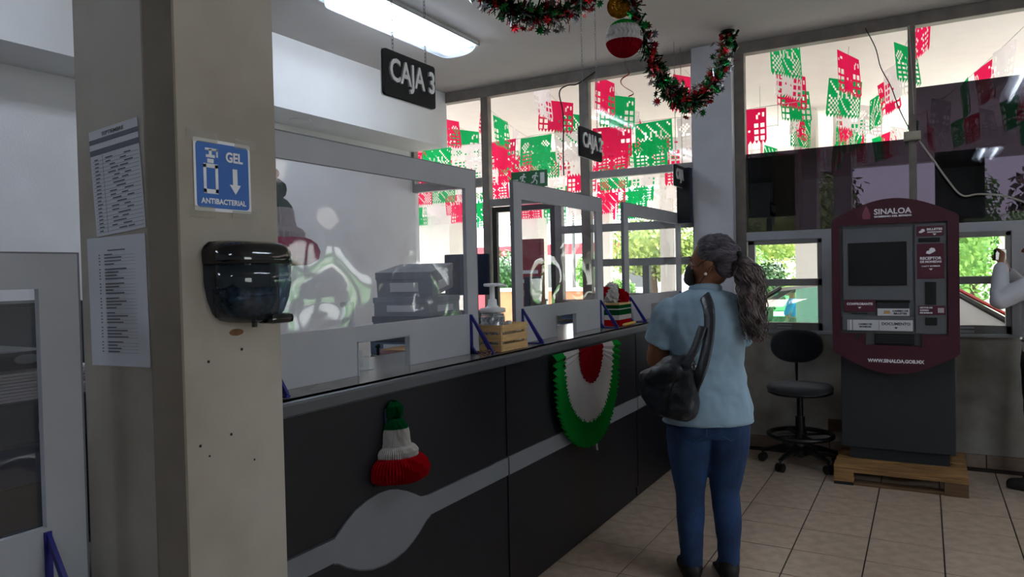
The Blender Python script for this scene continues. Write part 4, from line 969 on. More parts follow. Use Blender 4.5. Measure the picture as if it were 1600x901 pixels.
# hair: skull shell of combed strands gathered at the back
HRc = Vector(hc)
tie = at(.004, -.118, .022)
hr = MB()
hr.ball(at(0, -.022, .043), (.082, .099, .084), 16, R=HR)
hr.ball(at(0, -.062, .0), (.068, .058, .07), 10, R=HR)
hcap = hr.build('hair', M['hair'], wm, smooth=True)
st = MB(); rnd = random.Random(4)
for q in range(150):
    a = rnd.uniform(-1.75, 1.75); zz = .02 + .095 * math.cos(a); xx = .083 * math.sin(a)
    yy = .062 - .03 * abs(a) / 1.7 + rnd.uniform(-.02, .004); zf = .045 + .078 * math.cos(a * .95)
    p0 = Vector((xx * .86, yy, zf - .01)); n0 = 6; P = []
    for i in range(n0 + 1):
        t = i / n0; p = p0.lerp(Vector((rnd.uniform(-.008, .008), -.115, .022)), t); 
        e_ = Vector((p.x / .085, (p.y + .022) / .102, (p.z - .043) / .0875)); 
        if e_.length < 1 or True: 
            e_.normalize(); p = Vector((e_.x * .085, e_.y * .102 - .022, e_.z * .0875 + .043)) * (1) 
        P.append(at(p.x, p.y, p.z))
    st.tube(P, [.0035, .0045, .005, .005, .005, .0045, .003], 5)
st.build('combed_strands', M['hair'], hcap, smooth=True)['kind'] = 'stuff'
MB().ball(at(0, -.122, .022), (.022, .022, .028), 8, R=HR).ball(at(-.02, -.13, .04), (.014, .012, .014), 8).build('hair_tie', M['blackm'], wm, smooth=True)
pt = MB(); core = [at(0, -.125, .02), at(.0, -.155, -.02), at(.0, -.172, -.10), at(0, -.178, -.19), at(0, -.184, -.27), at(0, -.188, -.325)]
limb(pt, core, [.022, .044, .052, .05, .04, .018], 10)
for q in range(150):
    a0 = rnd.uniform(0, 6.28); rr = rnd.uniform(.022, .070); L = rnd.uniform(.72, 1.06); wv = rnd.uniform(.006, .011); ph = rnd.uniform(0, 6); P = []; R = []
    Q = spline(core, 6)
    for i in range(26):
        t = i / 25 * L; k = min(len(Q) - 1, int(t * (len(Q) - 1))); c = Q[k] + (Q[min(k + 1, len(Q) - 1)] - Q[k]) * ((t * (len(Q) - 1)) % 1) + (VZ * -(t - 1) * .3 if t > 1 else Vector())
        spread = rr * (min(1, t * 4) ** .7) * (1.05 - .35 * t)
        P.append(c + Vector((math.cos(a0), math.sin(a0), 0)) * spread + Vector((math.cos(ph + t * 34), math.sin(ph + t * 34), 0)) * wv); R.append(.0032 * (1 - .5 * t))
    pt.tube(P, R, 4)
pt.build('ponytail', M['curl'], wm, smooth=True)
# handbag: hangs from her left shoulder, long side turned towards the camera
bag = empty('handbag', (-1.06, 3.2, .80), 'dark slouchy leather shoulder bag hanging under the woman\'s left arm', 'bag', rz=math.radians(-22))
def BL(p): return Euler((0, 0, math.radians(22))).to_matrix() @ (Vector(p) - bag.location)
bgm = MB(); c = BL(atY(1048, 606, 3.17))
rg = []
for z, hw, th, dx in ((-.135, .05, .03, .04), (-.125, .085, .055, .03), (-.09, .125, .072, .015), (-.04, .15, .076, -.004), (.01, .160, .070, -.006), (.06, .145, .056, .01), (.10, .115, .04, .03), (.13, .085, .026, .05), (.15, .06, .018, .06)):
    rg.append((c.x + dx, c.y, c.z + z, hw, th))
stack(bgm, rg, 32)
limb(bgm, [(c.x - .155, c.y + .0, c.z + .03), (c.x - .06, c.y - .03, c.z + .045), (c.x + .06, c.y - .03, c.z + .08)], [.03, .05, .045])
bgo = bgm.build('bag_body', M['leather'], bag); blend(bgo, .007, 4, .022)
ga = [BL(v) for v in (atY(1058, 585, 3.05), atY(1048, 610, 3.06), atY(1040, 635, 3.08), atY(1042, 648, 3.12))]
MB().tube(spline(ga), .004, 6).build('seam_piping', M['black'], bag)
sv_ = [atY(1084, 606, 3.12), atY(1092, 588, 3.09), atY(1101, 560, 3.12), atY(1108, 520, 3.16), atY(1108, 485, 3.20), atY(1101, 462, 3.28), atY(1094, 455, 3.36), atY(1088, 460, 3.45), atY(1082, 480, 3.52)]
MB().tube(spline([BL(v) for v in sv_]), .026, 8, flat=.28, up=(0, 1, .1)).build('shoulder_strap', M['leather'], bag, smooth=True)
sv_ = [atY(1070, 572, 3.10), atY(1085, 545, 3.12), atY(1098, 510, 3.16)]
MB().tube(spline([BL(v) for v in sv_]), .020, 8, flat=.35, up=(0, 1, .1)).build('shoulder_strap', M['leather'], bag, smooth=True)
rc = BL(atY(1084, 572, 3.06)); MB().tube([(rc.x + .011 * math.cos(2 * PI * i / 14), rc.y, rc.z + .014 * math.sin(2 * PI * i / 14)) for i in range(14)], .0025, 6, closed=True).build('chrome_ring', M['chrome'], bag)
# ---- plain standing figure for the two others
def figure(x, y, hd, lab, hgt, shirt, pants, pose, mask=None, group=None, sleeve=1.0, skinm='skin'):
    o = empty('person', (x, y, 0), lab, 'person', rz=hd); k = hgt / 1.7
    m = MB(); a_, R_ = head(m, (0, .02, 1.575 * k), (0, 1), .98 * k)
    limb(m, [a_(0, -.02, -.04), (0, -.005, 1.45 * k), (0, 0, 1.36 * k)], [.055, .055, .06]); stack(m, [(0, 0, .9 * k, .13, .08), (0, 0, 1.1 * k, .12, .08), (0, 0, 1.3 * k, .13, .08), (0, 0, 1.38 * k, .1, .06)], 18)
    up = MB(); stack(up, [(0, 0, .90 * k, .170, .118), (0, 0, 1.0 * k, .165, .115), (0, 0, 1.15 * k, .178, .12), (0, 0, 1.29 * k, .19, .12), (0, 0, 1.37 * k, .16, .095), (0, 0, 1.42 * k, .075, .07)], 30)
    for s_, (e1, w1, hd_, pn) in zip((-1, 1), pose):
        sh = Vector((s_ * .175, 0, 1.345 * k)); e1 = Vector(e1) * k; w1 = Vector(w1) * k
        limb(m, [sh, sh.lerp(e1, .5), e1], [.05, .045, .04]); limb(m, [e1, e1.lerp(w1, .5), w1], [.04, .036, .026]); hand(m, w1, hd_, pn, .95, .5)
        limb(up, [sh, sh.lerp(e1, .5), e1], [.066, .062, .056]); limb(up, [e1, e1.lerp(w1, .45), e1.lerp(w1, .92 * sleeve)], [.056, .052, .042])
    for s_ in (-1, 1): limb(m, [(s_ * .09, 0, .85 * k), (s_ * .095, .01, .48 * k), (s_ * .10, -.01, .09)], [.07, .05, .035])
    blend(m.build('body', M[skinm], o), .007, 4); blend(up.build('shirt', shirt, o), .009, 4, .014)
    tr = MB(); stack(tr, [(0, 0, .80 * k, .172, .125), (0, 0, .92 * k, .165, .118), (0, 0, 1.0 * k, .162, .114)], 26)
    for s_ in (-1, 1): limb(tr, [(s_ * .088, 0, .84 * k), (s_ * .095, .01, .5 * k), (s_ * .1, -.01, .08)], [.1, .075, .06])
    blend(tr.build('trousers', pants, o), .009, 4, .01)
    for s_ in (-1, 1):
        q = MB(); limb(q, [(s_ * .1, -.05, .05), (s_ * .105, .04, .048), (s_ * .115, .15, .035)], [.045, .044, .035]); q.box((s_ * .1 - .035, -.08, .001), (s_ * .11 + .035, .18, .018), bev=.006); blend(q.build('shoe', M['shoe'], o), .008, 3)
    h = MB(); h.ball(a_(0, -.022, .045), (.084 * k, .100 * k, .086 * k), 14, R=R_).ball(a_(0, -.06, -.01), (.07 * k, .06 * k, .07 * k), 10, R=R_); h.build('hair', M['hairb'], o, smooth=True)
    e = MB(); e.ball(a_(.032, .083, .005), .012, 6).ball(a_(-.032, .083, .005), .012, 6); e.build('eye', M['whitep'], o)
    if mask: mm = MB(); mm.ball(a_(0, .055, -.048), (.062 * k, .066 * k, .058 * k), 12, R=R_); mm.build('face_mask', mask, o, smooth=True)
    MB().tube([(.166 * math.cos(2 * PI * i / 30), .119 * math.sin(2 * PI * i / 30), .985 * k) for i in range(30)], .012, 6, closed=True, flat=1.4).build('belt', M['black'], o)
    return o
mp = figure(.66, 5.62, math.radians(62), 'person in white long-sleeved shirt and black trousers at the right edge, arms raised', 1.66, M['shirt'], M['trousers'],
    (((-.30, .14, 1.24), (-.14, .20, 1.46), (.5, .1, .8), (0, 1, 0)), ((.28, .18, 1.22), (.10, .26, 1.42), (-.5, .2, .8), (0, 1, 0))))
ph = empty('phone', mp.location + Euler((0, 0, math.radians(62))).to_matrix() @ Vector((-.0, .26, 1.50)), 'dark mobile phone held up by the white-shirted person at the right edge', 'phone', rz=math.radians(62))
MB().box((-.075, -.005, -.037), (.075, .005, .037), bev=.004).build('phone_body', M['black'], ph); MB().box((-.07, -.0058, -.033), (.07, -.005, .033)).build('screen', M['screen'], ph)
figure(-1.425, 5.30, math.radians(85), 'person in white shirt and blue mask mostly hidden behind the woman\'s head', 1.53, M['shirt'], M['trousers'],
    (((-.24, .03, 1.08), (-.22, .05, .84), (0, 0, -1), (1, 0, 0)), ((.22, .04, 1.05), (.2, .06, .82), (0, 0, -1), (-1, 0, 0))), mask=M['blueb'], skinm='skin2')
# ================================================================== ON THE COUNTER
CT = 1.0935
cr_ = empty('wooden_crate', (-1.735, 2.93, CT), 'small pale wooden slatted crate on the counter holding the gel jar', 'crate')
for z in (.0, .044, .088):
    for a, b in (((-.08, -.125), (.08, -.117)), ((-.08, .117), (.08, .125)), ((.074, -.118), (.082, .118)), ((-.082, -.118), (-.074, .118))):
        MB().box((a[0], a[1], z + .002), (b[0], b[1], z + .034), bev=.002).build('slat', M['crate'], cr_)
for x in (-.066, .066):
    for y in (-.109, .109): MB().box((x - .008, y - .008, 0), (x + .008, y + .008, .12), bev=.002).build('corner_post', M['crate'], cr_)
MB().box((-.075, -.118, .002), (.075, .118, .008)).build('bottom', M['crate'], cr_)
jr = empty('gel_jar', (-1.755, 2.90, CT + .009), 'large clear jar of gel with a white pump, standing in the wooden crate', 'jar')
MB().lathe([(.02, .0), (.055, .002), (.058, .02), (.058, .15), (.05, .165), (.04, .168)], n=24).build('jar', M['acr'], jr, smooth=True)
MB().lathe([(.02, .004), (.053, .006), (.055, .02), (.055, .145), (.01, .146)], n=24).build('gel', M['sparkle'], jr, smooth=True)
MB().lathe([(.01, .165), (.06, .166), (.061, .185), (.03, .19), (.022, .2), (.02, .225), (.012, .23), (.012, .285), (.02, .287), (.02, .297), (.003, .3)], n=22).tube([(0, 0, .293), (.02, .05, .294), (.025, .085, .285)], [.009, .007, .006], 8).tube([(0, 0, .293), (-.01, -.05, .294)], [.009, .007], 8).cyl((0, 0, .02), (0, 0, .17), .007).build('pump', M['white'], jr, smooth=True)
bt = empty('small_bottle', (-1.72, 2.99, CT + .009), 'small clear bottle lying low in the wooden crate behind the jar', 'bottle')
MB().lathe([(.01, 0), (.024, .002), (.026, .01), (.026, .08), (.012, .1), (.012, .115), (.003, .116)], n=18).build('bottle', M['acr'], bt, smooth=True); MB().cyl((0, 0, .1), (0, 0, .122), .014).build('cap', M['white'], bt)
# paper flower box between screens 2 and 3
fbx = empty('flower_box', (-1.77, 4.48, CT), 'green, white and red striped box with paper flowers, between the middle and farthest screens', 'box')
for z0_, z1_, m, nm in ((0, .04, 'red', 'red_stripe'), (.04, .07, 'wht', 'white_stripe'), (.07, .105, 'grn', 'green_stripe'), (.105, .112, 'wht', 'white_stripe'), (.112, .135, 'grn', 'green_stripe')):
    MB().box((-.07, -.11, z0_), (.07, .11, z1_), bev=.003).build(nm, M[m], fbx)
MB().box((-.072, -.112, .135), (.072, .112, .148), bev=.003).build('wooden_rim', M['crate'], fbx)
def pompom(c, r, m, p, nm='paper_flower'):
    mb = MB(); rnd = random.Random(int(c[1] * 999))
    for i in range(60):
        d = Vector((rnd.gauss(0, 1), rnd.gauss(0, 1), rnd.gauss(0, 1))).normalized(); s_ = d.cross(Vector((rnd.random(), .3, 1))).normalized(); t_ = d.cross(s_); q = Vector(c) + d * r * .8
        mb.add([q - s_ * r * .35, q + t_ * r * .35 + d * r * .2, q + s_ * r * .35, q - t_ * r * .35 + d * r * .2], [(0, 1, 2, 3)])
    mb.ball(c, r * .82, 8); return mb.build(nm, m, p)
pompom((0, -.055, .19), .055, M['wht'], fbx); pompom((.0, .055, .185), .06, M['red'], fbx); pompom((-.04, -.07, .215), .042, M['red'], fbx); pompom((-.02, .0, .235), .05, M['wht'], fbx); pompom((.03, .08, .175), .045, M['red'], fbx)
pn = tag(MB().tube([(-1.665, 4.36, CT + .012), (-1.68, 4.60, CT + .012)], .009, 8, m=M['yellow']).tube([(-1.663, 4.33, CT + .012), (-1.665, 4.36, CT + .012)], [.003, .009], 8, m=M['crate']).build('marker_pen'), 'yellow marker lying in front of the striped flower box', 'pen')
sgl = tag(MB().tube([(-1.66 + .012 * math.sin(i * 1.9), 2.62 + i * .012, CT + .008 + .006 * math.cos(i * 2.3)) for i in range(14)], .003, 5).tube([(-1.675 + .016 * math.sin(i * 2.2), 2.64 + i * .009, CT + .012 + .01 * abs(math.cos(i * 1.3))) for i in range(16)], .0025, 5).build('wire_clips', M['rust'], smooth=True), 'tangle of thin brown wire lying at the foot of the blue bracket', 'wire')
ab = empty('acrylic_stand', (-1.87, 2.12, CT), 'small clear acrylic stand showing in the slot of the largest screen', 'stand')
MB().box((-.03, -.035, .0), (.03, .035, .003)).box((-.03, -.035, .003), (-.027, .035, .07)).box((.0, -.035, .003), (.003, .035, .05)).build('stand', M['acr'], ab)
# ================================================================== BEHIND THE COUNTER
wk = empty('work_desk', (-2.5, 3.4, 0), 'grey staff desk running behind the counter screens', 'desk')
WC(MB().box((-3.05, 1.5, .86), (-2.16, 5.6, .89), bev=.004), 'desk_top', M['top'], wk)
for y in (1.52, 3.0, 4.4, 5.56): WC(MB().box((-3.03, y, 0), (-2.2, y + .03, .86)), 'side_panel', M['cabinet'], wk)
def fbox(name, c, sz, rz, m, lab, tilt=0, lid=True, lbl=True, group='document boxes and binders stacked behind the screens'):
    o = empty(name, c, lab, 'box', group, rz=rz); o.rotation_euler.x = tilt; w, d, h = sz
    MB().box((-w / 2, -d / 2, 0), (w / 2, d / 2, h), bev=.004).build('body', m, o)
    if lid: MB().box((-w / 2 - .004, -d / 2 - .004, h * .72), (w / 2 + .004, d / 2 + .004, h + .004), bev=.004).build('lid', M['boxedge'] if m is M['boxblue'] else M['boxgrey'], o)
    if lbl: MB().box((w / 2 + .0, -d * .25, h * .2), (w / 2 + .0055, d * .25, h * .55)).build('label', M['paper'], o); MB().box((-w * .25, -d / 2 - .0055, h * .25), (w * .25, -d / 2, h * .6)).build('label', M['paper'], o)
    return o
B0 = Vector((-2.55, 3.36, .89))
zz = .89
for i, (h, rz, m, l) in enumerate(((.115, .1, 'boxblue', 'bluish document box, lowest in the stack behind the largest screen'), (.10, .18, 'boxblue', 'bluish document box, second from the bottom of the stack behind the largest screen'), (.105, .05, 'boxblue', 'dark-lidded document box, third in the stack behind the largest screen'), (.10, .16, 'boxgrey', 'grey document box just under the tilted top one'))):
    fbox('document_box', (B0.x + random.uniform(-.02, .02), B0.y, zz), (.34, .40, h), rz, M[m], l); zz += h + .005
fbox('document_box', (B0.x - .01, B0.y + .03, zz + .02), (.32, .42, .14), .32, M['boxgrey'], 'tilted grey document box on top of the stack behind the largest screen', tilt=.12)
def monitor(x, y, z, rz, lab, w=.42, h=.27, m='boxblue'):
    o = empty('computer_monitor', (x, y, z), lab, 'monitor', rz=rz)
    MB().box((-.1, -.08, 0), (.1, .08, .015), bev=.005).build('base', M['black'], o); MB().box((-.025, -.0, .01), (.025, .03, .17)).build('stand', M['black'], o)
    MB().box((-w / 2, -.02, .12), (w / 2, .02, .12 + h), bev=.01).build('housing', M['jeanblue'], o); MB().box((-w / 2 + .015, -.022, .135), (w / 2 - .015, -.0195, .105 + h)).build('screen', M['screen'], o)
monitor(-2.62, 4.02, 1.19, math.radians(200), 'dark computer monitor to the right of the document boxes, seen from behind', .30, .27)
fbox('document_box', (-2.62, 4.02, .89), (.36, .34, .29), .1, M['boxblue'], 'tall bluish document box carrying the computer monitor', lid=False)
pt2 = empty('printer', (-2.45, 3.74, .89), 'beige printer with open paper tray behind the right edge of the largest screen', 'printer', rz=.1)
MB().box((-.19, -.16, 0), (.19, .16, .2), bev=.015).build('housing', M['beige'], pt2); MB().box((-.15, -.12, .2), (.15, .1, .24), bev=.01).build('output_tray', M['boxgrey'], pt2); MB().rbox((0, .14, .27), (.26, .012, .14), .004, Euler((.5, 0, 0)).to_matrix()).build('paper_guide', M['beige'], pt2); MB().box((.08, -.165, .13), (.17, -.158, .18)).build('control_panel', M['black'], pt2)
def ppile(c, n, lab, m='paper', w=.22, d=.3, t=.006):
    o = empty('paper_stack', c, lab, 'papers')
    for i in range(n):
        a = random.uniform(-.12, .12); R = Euler((0, 0, a)).to_matrix()
        MB().rbox((random.uniform(-.01, .01), random.uniform(-.01, .01), t * (i + .5)), (w, d, t * .9), .001, R).build('sheaf', M[m if i % 4 else 'card'] if n > 6 else M[m], o)
    return o
ppile((-2.38, 4.35, .89), 16, 'untidy tall pile of papers behind the gap beside the jar', t=.014)
ppile((-2.30, 2.93, 1.002), 6, 'white papers lying on the staff desk, seen through the slot', t=.004); ppile((-2.38, 3.12, 1.002), 9, 'dusty pink folders on the staff desk, seen through the slot', 'folder', t=.007)
ppile((-2.36, 4.72, .89), 14, 'pile of papers behind the middle screen', t=.012)
monitor(-2.45, 4.62, 1.06, math.radians(100), 'black monitor edge between the jar and the middle screen', .3, .24)
tg = empty('stamp_pad', (-2.28, 2.70, 1.036), 'black rubber stamp on a pad, seen through the slot of the largest screen', 'stamp')
MB().box((-.07, -.05, 0), (.07, .05, .014), bev=.003).build('pad', M['black'], tg); MB().box((-.03, -.02, .014), (.03, .02, .035), bev=.003).cyl((0, 0, .035), (0, 0, .07), .008).ball((0, 0, .078), .014, 8).build('stamp', M['black'], tg); MB().box((-.09, -.07, -.034), (.09, .07, 0), bev=.003).build('pad_box', M['black'], tg)
kbd = empty('round_tray', (-2.24, 2.56, 1.002), 'shallow grey oval tray on a box, seen through the slot of the largest screen', 'tray')
MB().lathe([(.02, 0), (.07, .003), (.09, .02), (.092, .022), (.07, .008), (.02, .006)], n=26, sy=1.4).build('tray', M['boxedge'], kbd, smooth=True)
oc = empty('desk_chair', (-3.4, 5.0, 0), 'dark padded desk chair behind the middle screen', 'chair', rz=1.4)
MB().rbox((0, 0, .5), (.46, .44, .09), .04).build('seat', M['fabric'], oc, smooth=True); MB().rbox((0, .22, 1.03), (.46, .08, .52), .05).build('backrest', M['fabric'], oc, smooth=True); MB().cyl((0, 0, .1), (0, 0, .46), .03).box((-.03, .2, .45), (.03, .24, .8)).build('column', M['black'], oc)
for i in range(5): a = 2 * PI * i / 5; MB().tube([(0, 0, .1), (.27 * math.cos(a), .27 * math.sin(a), .05)], [.03, .02], 8).ball((.27 * math.cos(a), .27 * math.sin(a), .03), .03, 6).build('leg', M['black'], oc)
ppile((-2.4, 5.35, .89), 20, 'stack of blue-grey files at the lower left of the middle screen', 'boxblue', .24, .3, .014)
cbx = empty('poster_stand', (-3.0, 5.6, 0), 'brown card display with red labels standing by the glass door', 'display')
MB().box((-.13, -.03, 0), (.13, .03, 1.45), bev=.003).build('board', M['card'], cbx); MB().box((-.12, -.034, 1.30), (.12, -.03, 1.72)).box((-.13, -.03, 1.45), (.13, .03, 1.74)).build('header_card', M['redbox'], cbx)
for z in (1.36, 1.44): MB().box((-.08, -.038, z), (.1, -.034, z + .03)).build('label', M['whitep'], cbx)
MB().box((-.08, -.036, 1.14), (.1, -.030, 1.24)).build('label', M['redbox'], cbx)
# tall column of stacked clear cups / tube left of boxes
tbx = tag(MB().lathe([(.02, 0), (.04, .002), (.037, .36), (.04, .38), (.04, .41), (.035, .415)], n=22).build('water_cup_stack', M['acr'], smooth=True, loc=(-2.85, 3.12, .89)), 'pale plastic cylinder standing left of the document boxes', 'container')
cabn = empty('desk_organiser', (-2.36, 2.80, .89), 'low grey drawer unit on the staff desk, seen through the slot', 'drawers')
MB().box((-.2, -.36, 0), (.18, .42, .11), bev=.005).build('body', M['boxgrey'], cabn)
for a_ in (-.34, .04): MB().box((.18, a_, .02), (.186, a_ + .34, .09), bev=.002).build('drawer', M['beige'], cabn)
# left rear office things, seen through the lower left screen
pr2 = empty('large_printer', (-2.45, 1.05, .70), 'big black office printer piled with papers behind the lower left screen', 'printer')
MB().box((-.3, -.32, 0), (.3, .32, .30), bev=.02).build('housing', M['jeanblue'], pr2); MB().box((-.28, -.3, .3), (.28, .3, .42), bev=.01).build('scanner_lid', M['cabinet'], pr2)
MB().box((.3, -.2, .08), (.31, .2, .2), bev=.004).build('paper_drawer', M['black'], pr2); MB().box((.3, -.28, .33), (.306, -.16, .37)).build('label', M['paper'], pr2)
MB().box((.296, .05, .34), (.304, .12, .36)).build('badge', M['boxgrey'], pr2)
for i in range(9): MB().rbox((.02, random.uniform(-.01, .01), .424 + i * .009), (.44, .5, .007), .001, Euler((0, 0, random.uniform(-.05, .05))).to_matrix()).build('sheaf', M['paper'], pr2)
ssc = empty('label_scanner', (-2.42, .98, 1.206), 'flat dark device lying on the paper pile at the left edge', 'device'); MB().box((-.2, -.22, .0), (.2, .2, .055), bev=.015).build('case', M['cabinet'], ssc); MB().ball((.2, .13, .03), (.004, .035, .014), 8).build('badge', M['boxgrey'], ssc)
sfa = empty('grey_armchair', (-2.95, .55, 0), 'grey padded chair back just behind the lower left screen', 'chair', rz=1.57)
MB().rbox((0, 0, 1.02), (.5, .12, .14), .05).rbox((0, 0, .9), (.52, .1, .2), .05).build('backrest', M['boxedge'], sfa, smooth=True); MB().rbox((0, -.2, .47), (.5, .42, .1), .04).build('seat', M['boxedge'], sfa, smooth=True); MB().cyl((0, -.2, .03), (0, -.2, .45), .04).lathe([(.02, .0), (.25, .0), (.25, .02), (.05, .05)], (0, -.2, 0)).build('pedestal', M['black'], sfa)
ppile((-1.98, .72, .70), 3, 'loose white papers on the low desk at the left edge', t=.004)
cb2 = empty('filing_cabinet', (-3.9, 1.2, 0), 'tall dark filing cabinet against the far wall, seen beside the pillar', 'cabinet')
MB().box((-.3, -.5, 0), (.3, .95, 1.36), bev=.006).build('body', M['cabinet'], cb2)
for i in range(4):
    d_ = MB().box((.3, -.46, .05 + i * .33), (.312, .9, .35 + i * .33), bev=.003).build('drawer', M['kdark'], cb2); MB().box((.312, .1, .2 + i * .33), (.325, .3, .215 + i * .33)).build('handle', M['alu'], d_)
wc = tag(MB().tube(spline([(-2.1, 1.2, .70), (-2.02, 1.16, .5), (-2.08, 1.12, .3), (-2.0, 1.1, .14), (-2.05, 1.14, .02)]), .006, 6).build('power_cable', M['cable'], smooth=True), 'white cable hanging in the gap between pillar and lower left screen', 'cable')
# ================================================================== OUTSIDE
GZ = -.12
struct('ground', MB().box((-60, WY + .2, GZ - .1), (60, 90, GZ)), M['road'])
struct('lawn', MB().box((-60, 19, GZ), (60, 24, GZ + .03)).box((-60, 27, GZ), (60, 60, GZ + .03)), M['grass'])
PZ = 3.62
struct('porch_ceiling', MB().box((-14, WY + .16, PZ), (9, 14.2, PZ + .2)), M['porch'])
struct('porch_beam', MB().box((-14, 14.0, 3.15), (9, 14.2, PZ)), M['porch'])
for x, w in ((-7.75, .7), (-5.8, .36), (-4.41, .14), (-3.41, .22), (-1.43, .29), (-.96, .22), (2.6, .3), (5.4, .3)):
    Y = 10.8
    struct('porch_column', MB().box((x - w / 2, Y, GZ), (x + w / 2, Y + w, PZ), bev=.01), M['porchcol'])
# added dark boards that stand in for reflections in the tinted film
for (x0_, x1_, z0_, z1_, lab) in ((-1.27, -.90, 1.86, 2.355, 'black flat board outside behind the left tinted pane, standing in for a reflection'), (.07, .38, 1.77, 2.27, 'dark portrait board outside behind the right tinted pane, standing in for a reflection')):
    refl_board = empty('reflection_board', ((x0_ + x1_) / 2, 6.24, (z0_ + z1_) / 2), lab, 'screen'); w, h = (x1_ - x0_) / 2, (z1_ - z0_) / 2
    MB().box((-w, -.02, -h), (w, .03, h), bev=.006).build('housing', M['black'], refl_board); MB().box((-w + .02, -.024, -h + .02), (w - .02, -.02, h - .02)).build('screen', M['screen'], refl_board)
    MB().box((-.02, -.10, -h - .06), (.02, .02, -h + .02)).box((-.02, -.13, 1.70 - (z0_ + z1_) / 2), (.02, -.095, -h - .02)).build('mounting_arm', M['black'], refl_board)
# --- papel picado
def flag_mesh(m, seed, W_=.42, H_=.30, nx=22, ny=15):
    rnd = random.Random(seed); mb = MB(); vs = []; fs = []
    for j in range(ny + 1):
        for i in range(nx + 1):
            x = -W_ / 2 + W_ * i / nx; z = -H_ * j / ny; vs.append((x, .012 * math.sin(i * .5 + seed) * j / ny, z))
    def hole(i, j):
        u = abs(i - (nx - 1) / 2) / (nx / 2); v = j / ny
        if i in (0, nx - 1) or j == 0: return False
        if seed % 3 == 0:
            if u < .3 and .15 < v < .75: return (math.hypot(u / .3, (v - .45) / .3) > 1.02 and (i + j) % 3 == 0)
            if u > .45 and v > .35: return (i % 3 != 0) and (j % 3 != 0)
            if u > .5 and .12 < v < .3: return rnd.random() < .5
            return False
        if seed % 3 == 1:
            if u < .22: return v > .2 and j % 4 == 1 and u > .08
            if math.hypot((u - .65) / .25, (v - .3) / .17) < 1: return (i + j) % 2 == 0
            return v > .5 and (i % 3 != 1) and (j % 2 == 0)
        return ((i * 7 + j * 5) % 6 == 0) or (u > .4 and v > .5 and (i + j) % 2 == 0) or (abs(v - .4) < .12 and u < .5 and i % 3 == 0)
    for j in range(ny):
        for i in range(nx):
            if not hole(min(i, nx - 1 - i) if seed % 3 != 2 else i, j): q = j * (nx + 1) + i; fs.append((q, q + 1, q + nx + 2, q + nx + 1))
    b = len(vs)
    for i in range(0, nx, 2): # toothed fringe
        q = ny * (nx + 1) + i; vs.append((-W_ / 2 + W_ * (i + 1) / nx, .01, -H_ - .035)); fs.append((q, q + 1, q + 2, len(vs) - 1))
    mb.add(vs, fs); return mb.mesh('paper_flag', m)
FM = {c: [flag_mesh(M[c], s_) for s_ in (0, 1, 2)] for c in ('green', 'pink', 'pwhite')}
rows = [(-7.4, 3.30), (-6.5, 3.36), (-5.65, 3.30), (-4.85, 3.38), (-4.12, 3.30), (-3.42, 3.40), (-2.72, 3.36), (-1.82, 3.22), (-1.06, 3.42), (-.58, 3.20), (-.10, 3.42), (.62, 3.30), (1.5, 3.4), (2.4, 3.35)]
nmz = ['far left edge', 'left, seen beside the soffit', 'left, next to the one by the soffit', 'above the glass door', 'right of the glass door', 'behind the middle mullion', 'behind the CAJA 2 sign', 'behind the white column', 'leading away from the column', 'low in the middle of the upper tinted bay', 'through the upper tinted bay, right side', 'at the mullion with the junction box', 'near the right edge', 'outermost right']
for k, (x7, z) in enumerate(rows):
    o = empty('flag_bunting', (x7, 7.0, z), 'string of cut-paper flags outside, ' + nmz[k], 'bunting', 'cut-paper flag strings under the porch')
    rnd = random.Random(k + 20); ds_ = (-.06, -.06, -.08, -.1, -.1, -.1, -.08, .04, -.09, -.12, -.21, -.3, -.3, -.3)[k]; Y0_, Y1_ = 6.45, (10.7 if k < 7 else 13.2 if k < 9 else 12.0); P = []; 
    for i in range(41):
        t = i / 40; Y = Y0_ + (Y1_ - Y0_) * t; P.append(Vector((ds_ * (Y - 7), Y - 7, -.22 * (1 - (2 * t - 1) ** 2))))
    MB().tube(P, .003, 4).build('cord', M['cable'], o)
    n = 10 if k < 7 else 15 if k < 9 else 12; off = rnd.randrange(3)
    for i in range(n):
        t = (i + .5) / n; p = P[int(t * 40)]; c = ('green', 'pwhite', 'pink')[(i + off) % 3]
        link_copy(rnd.choice(FM[c]), 'paper_flag', o, p + Vector((0, 0, -.004)), (rnd.uniform(-.12, .12), 0 + rnd.uniform(-.03, .03), PI / 2 + math.atan(-ds_) + rnd.uniform(-.75, .35)))
# cross strings parallel to the wall, farther out
for k, (Y, z) in enumerate(((7.3, 2.98), (8.2, 2.95), (9.1, 2.85), (9.9, 2.74), (10.6, 2.66), (11.3, 2.6))):
    o = empty('flag_bunting', (-5.0 - k * .35, Y, z), ('nearest', 'second nearest', 'third nearest', 'fourth nearest', 'second farthest', 'farthest')[k] + ' string of cut-paper flags running parallel to the window wall outside', 'bunting', 'cut-paper flag strings under the porch')
    rnd = random.Random(k + 60); MB().tube([Vector((-4 + 8 * i / 20, 0, .02 * math.sin(i * 2))) for i in range(21)], .003, 4).build('cord', M['cable'], o); off = rnd.randrange(3)
    for q_ in (-4, 4): MB().tube([(q_, 0, 0), (q_, 0, PZ - z)], .003, 4).build('end_cord', M['cable'], o)
    for i in range(17): c = ('green', 'pwhite', 'pink')[(i // 1 + off) % 3]; link_copy(rnd.choice(FM[c]), 'paper_flag', o, Vector((-3.8 + i * .455, 0, .0)), (rnd.uniform(-.15, .15), 0, rnd.uniform(-.2, .2)))
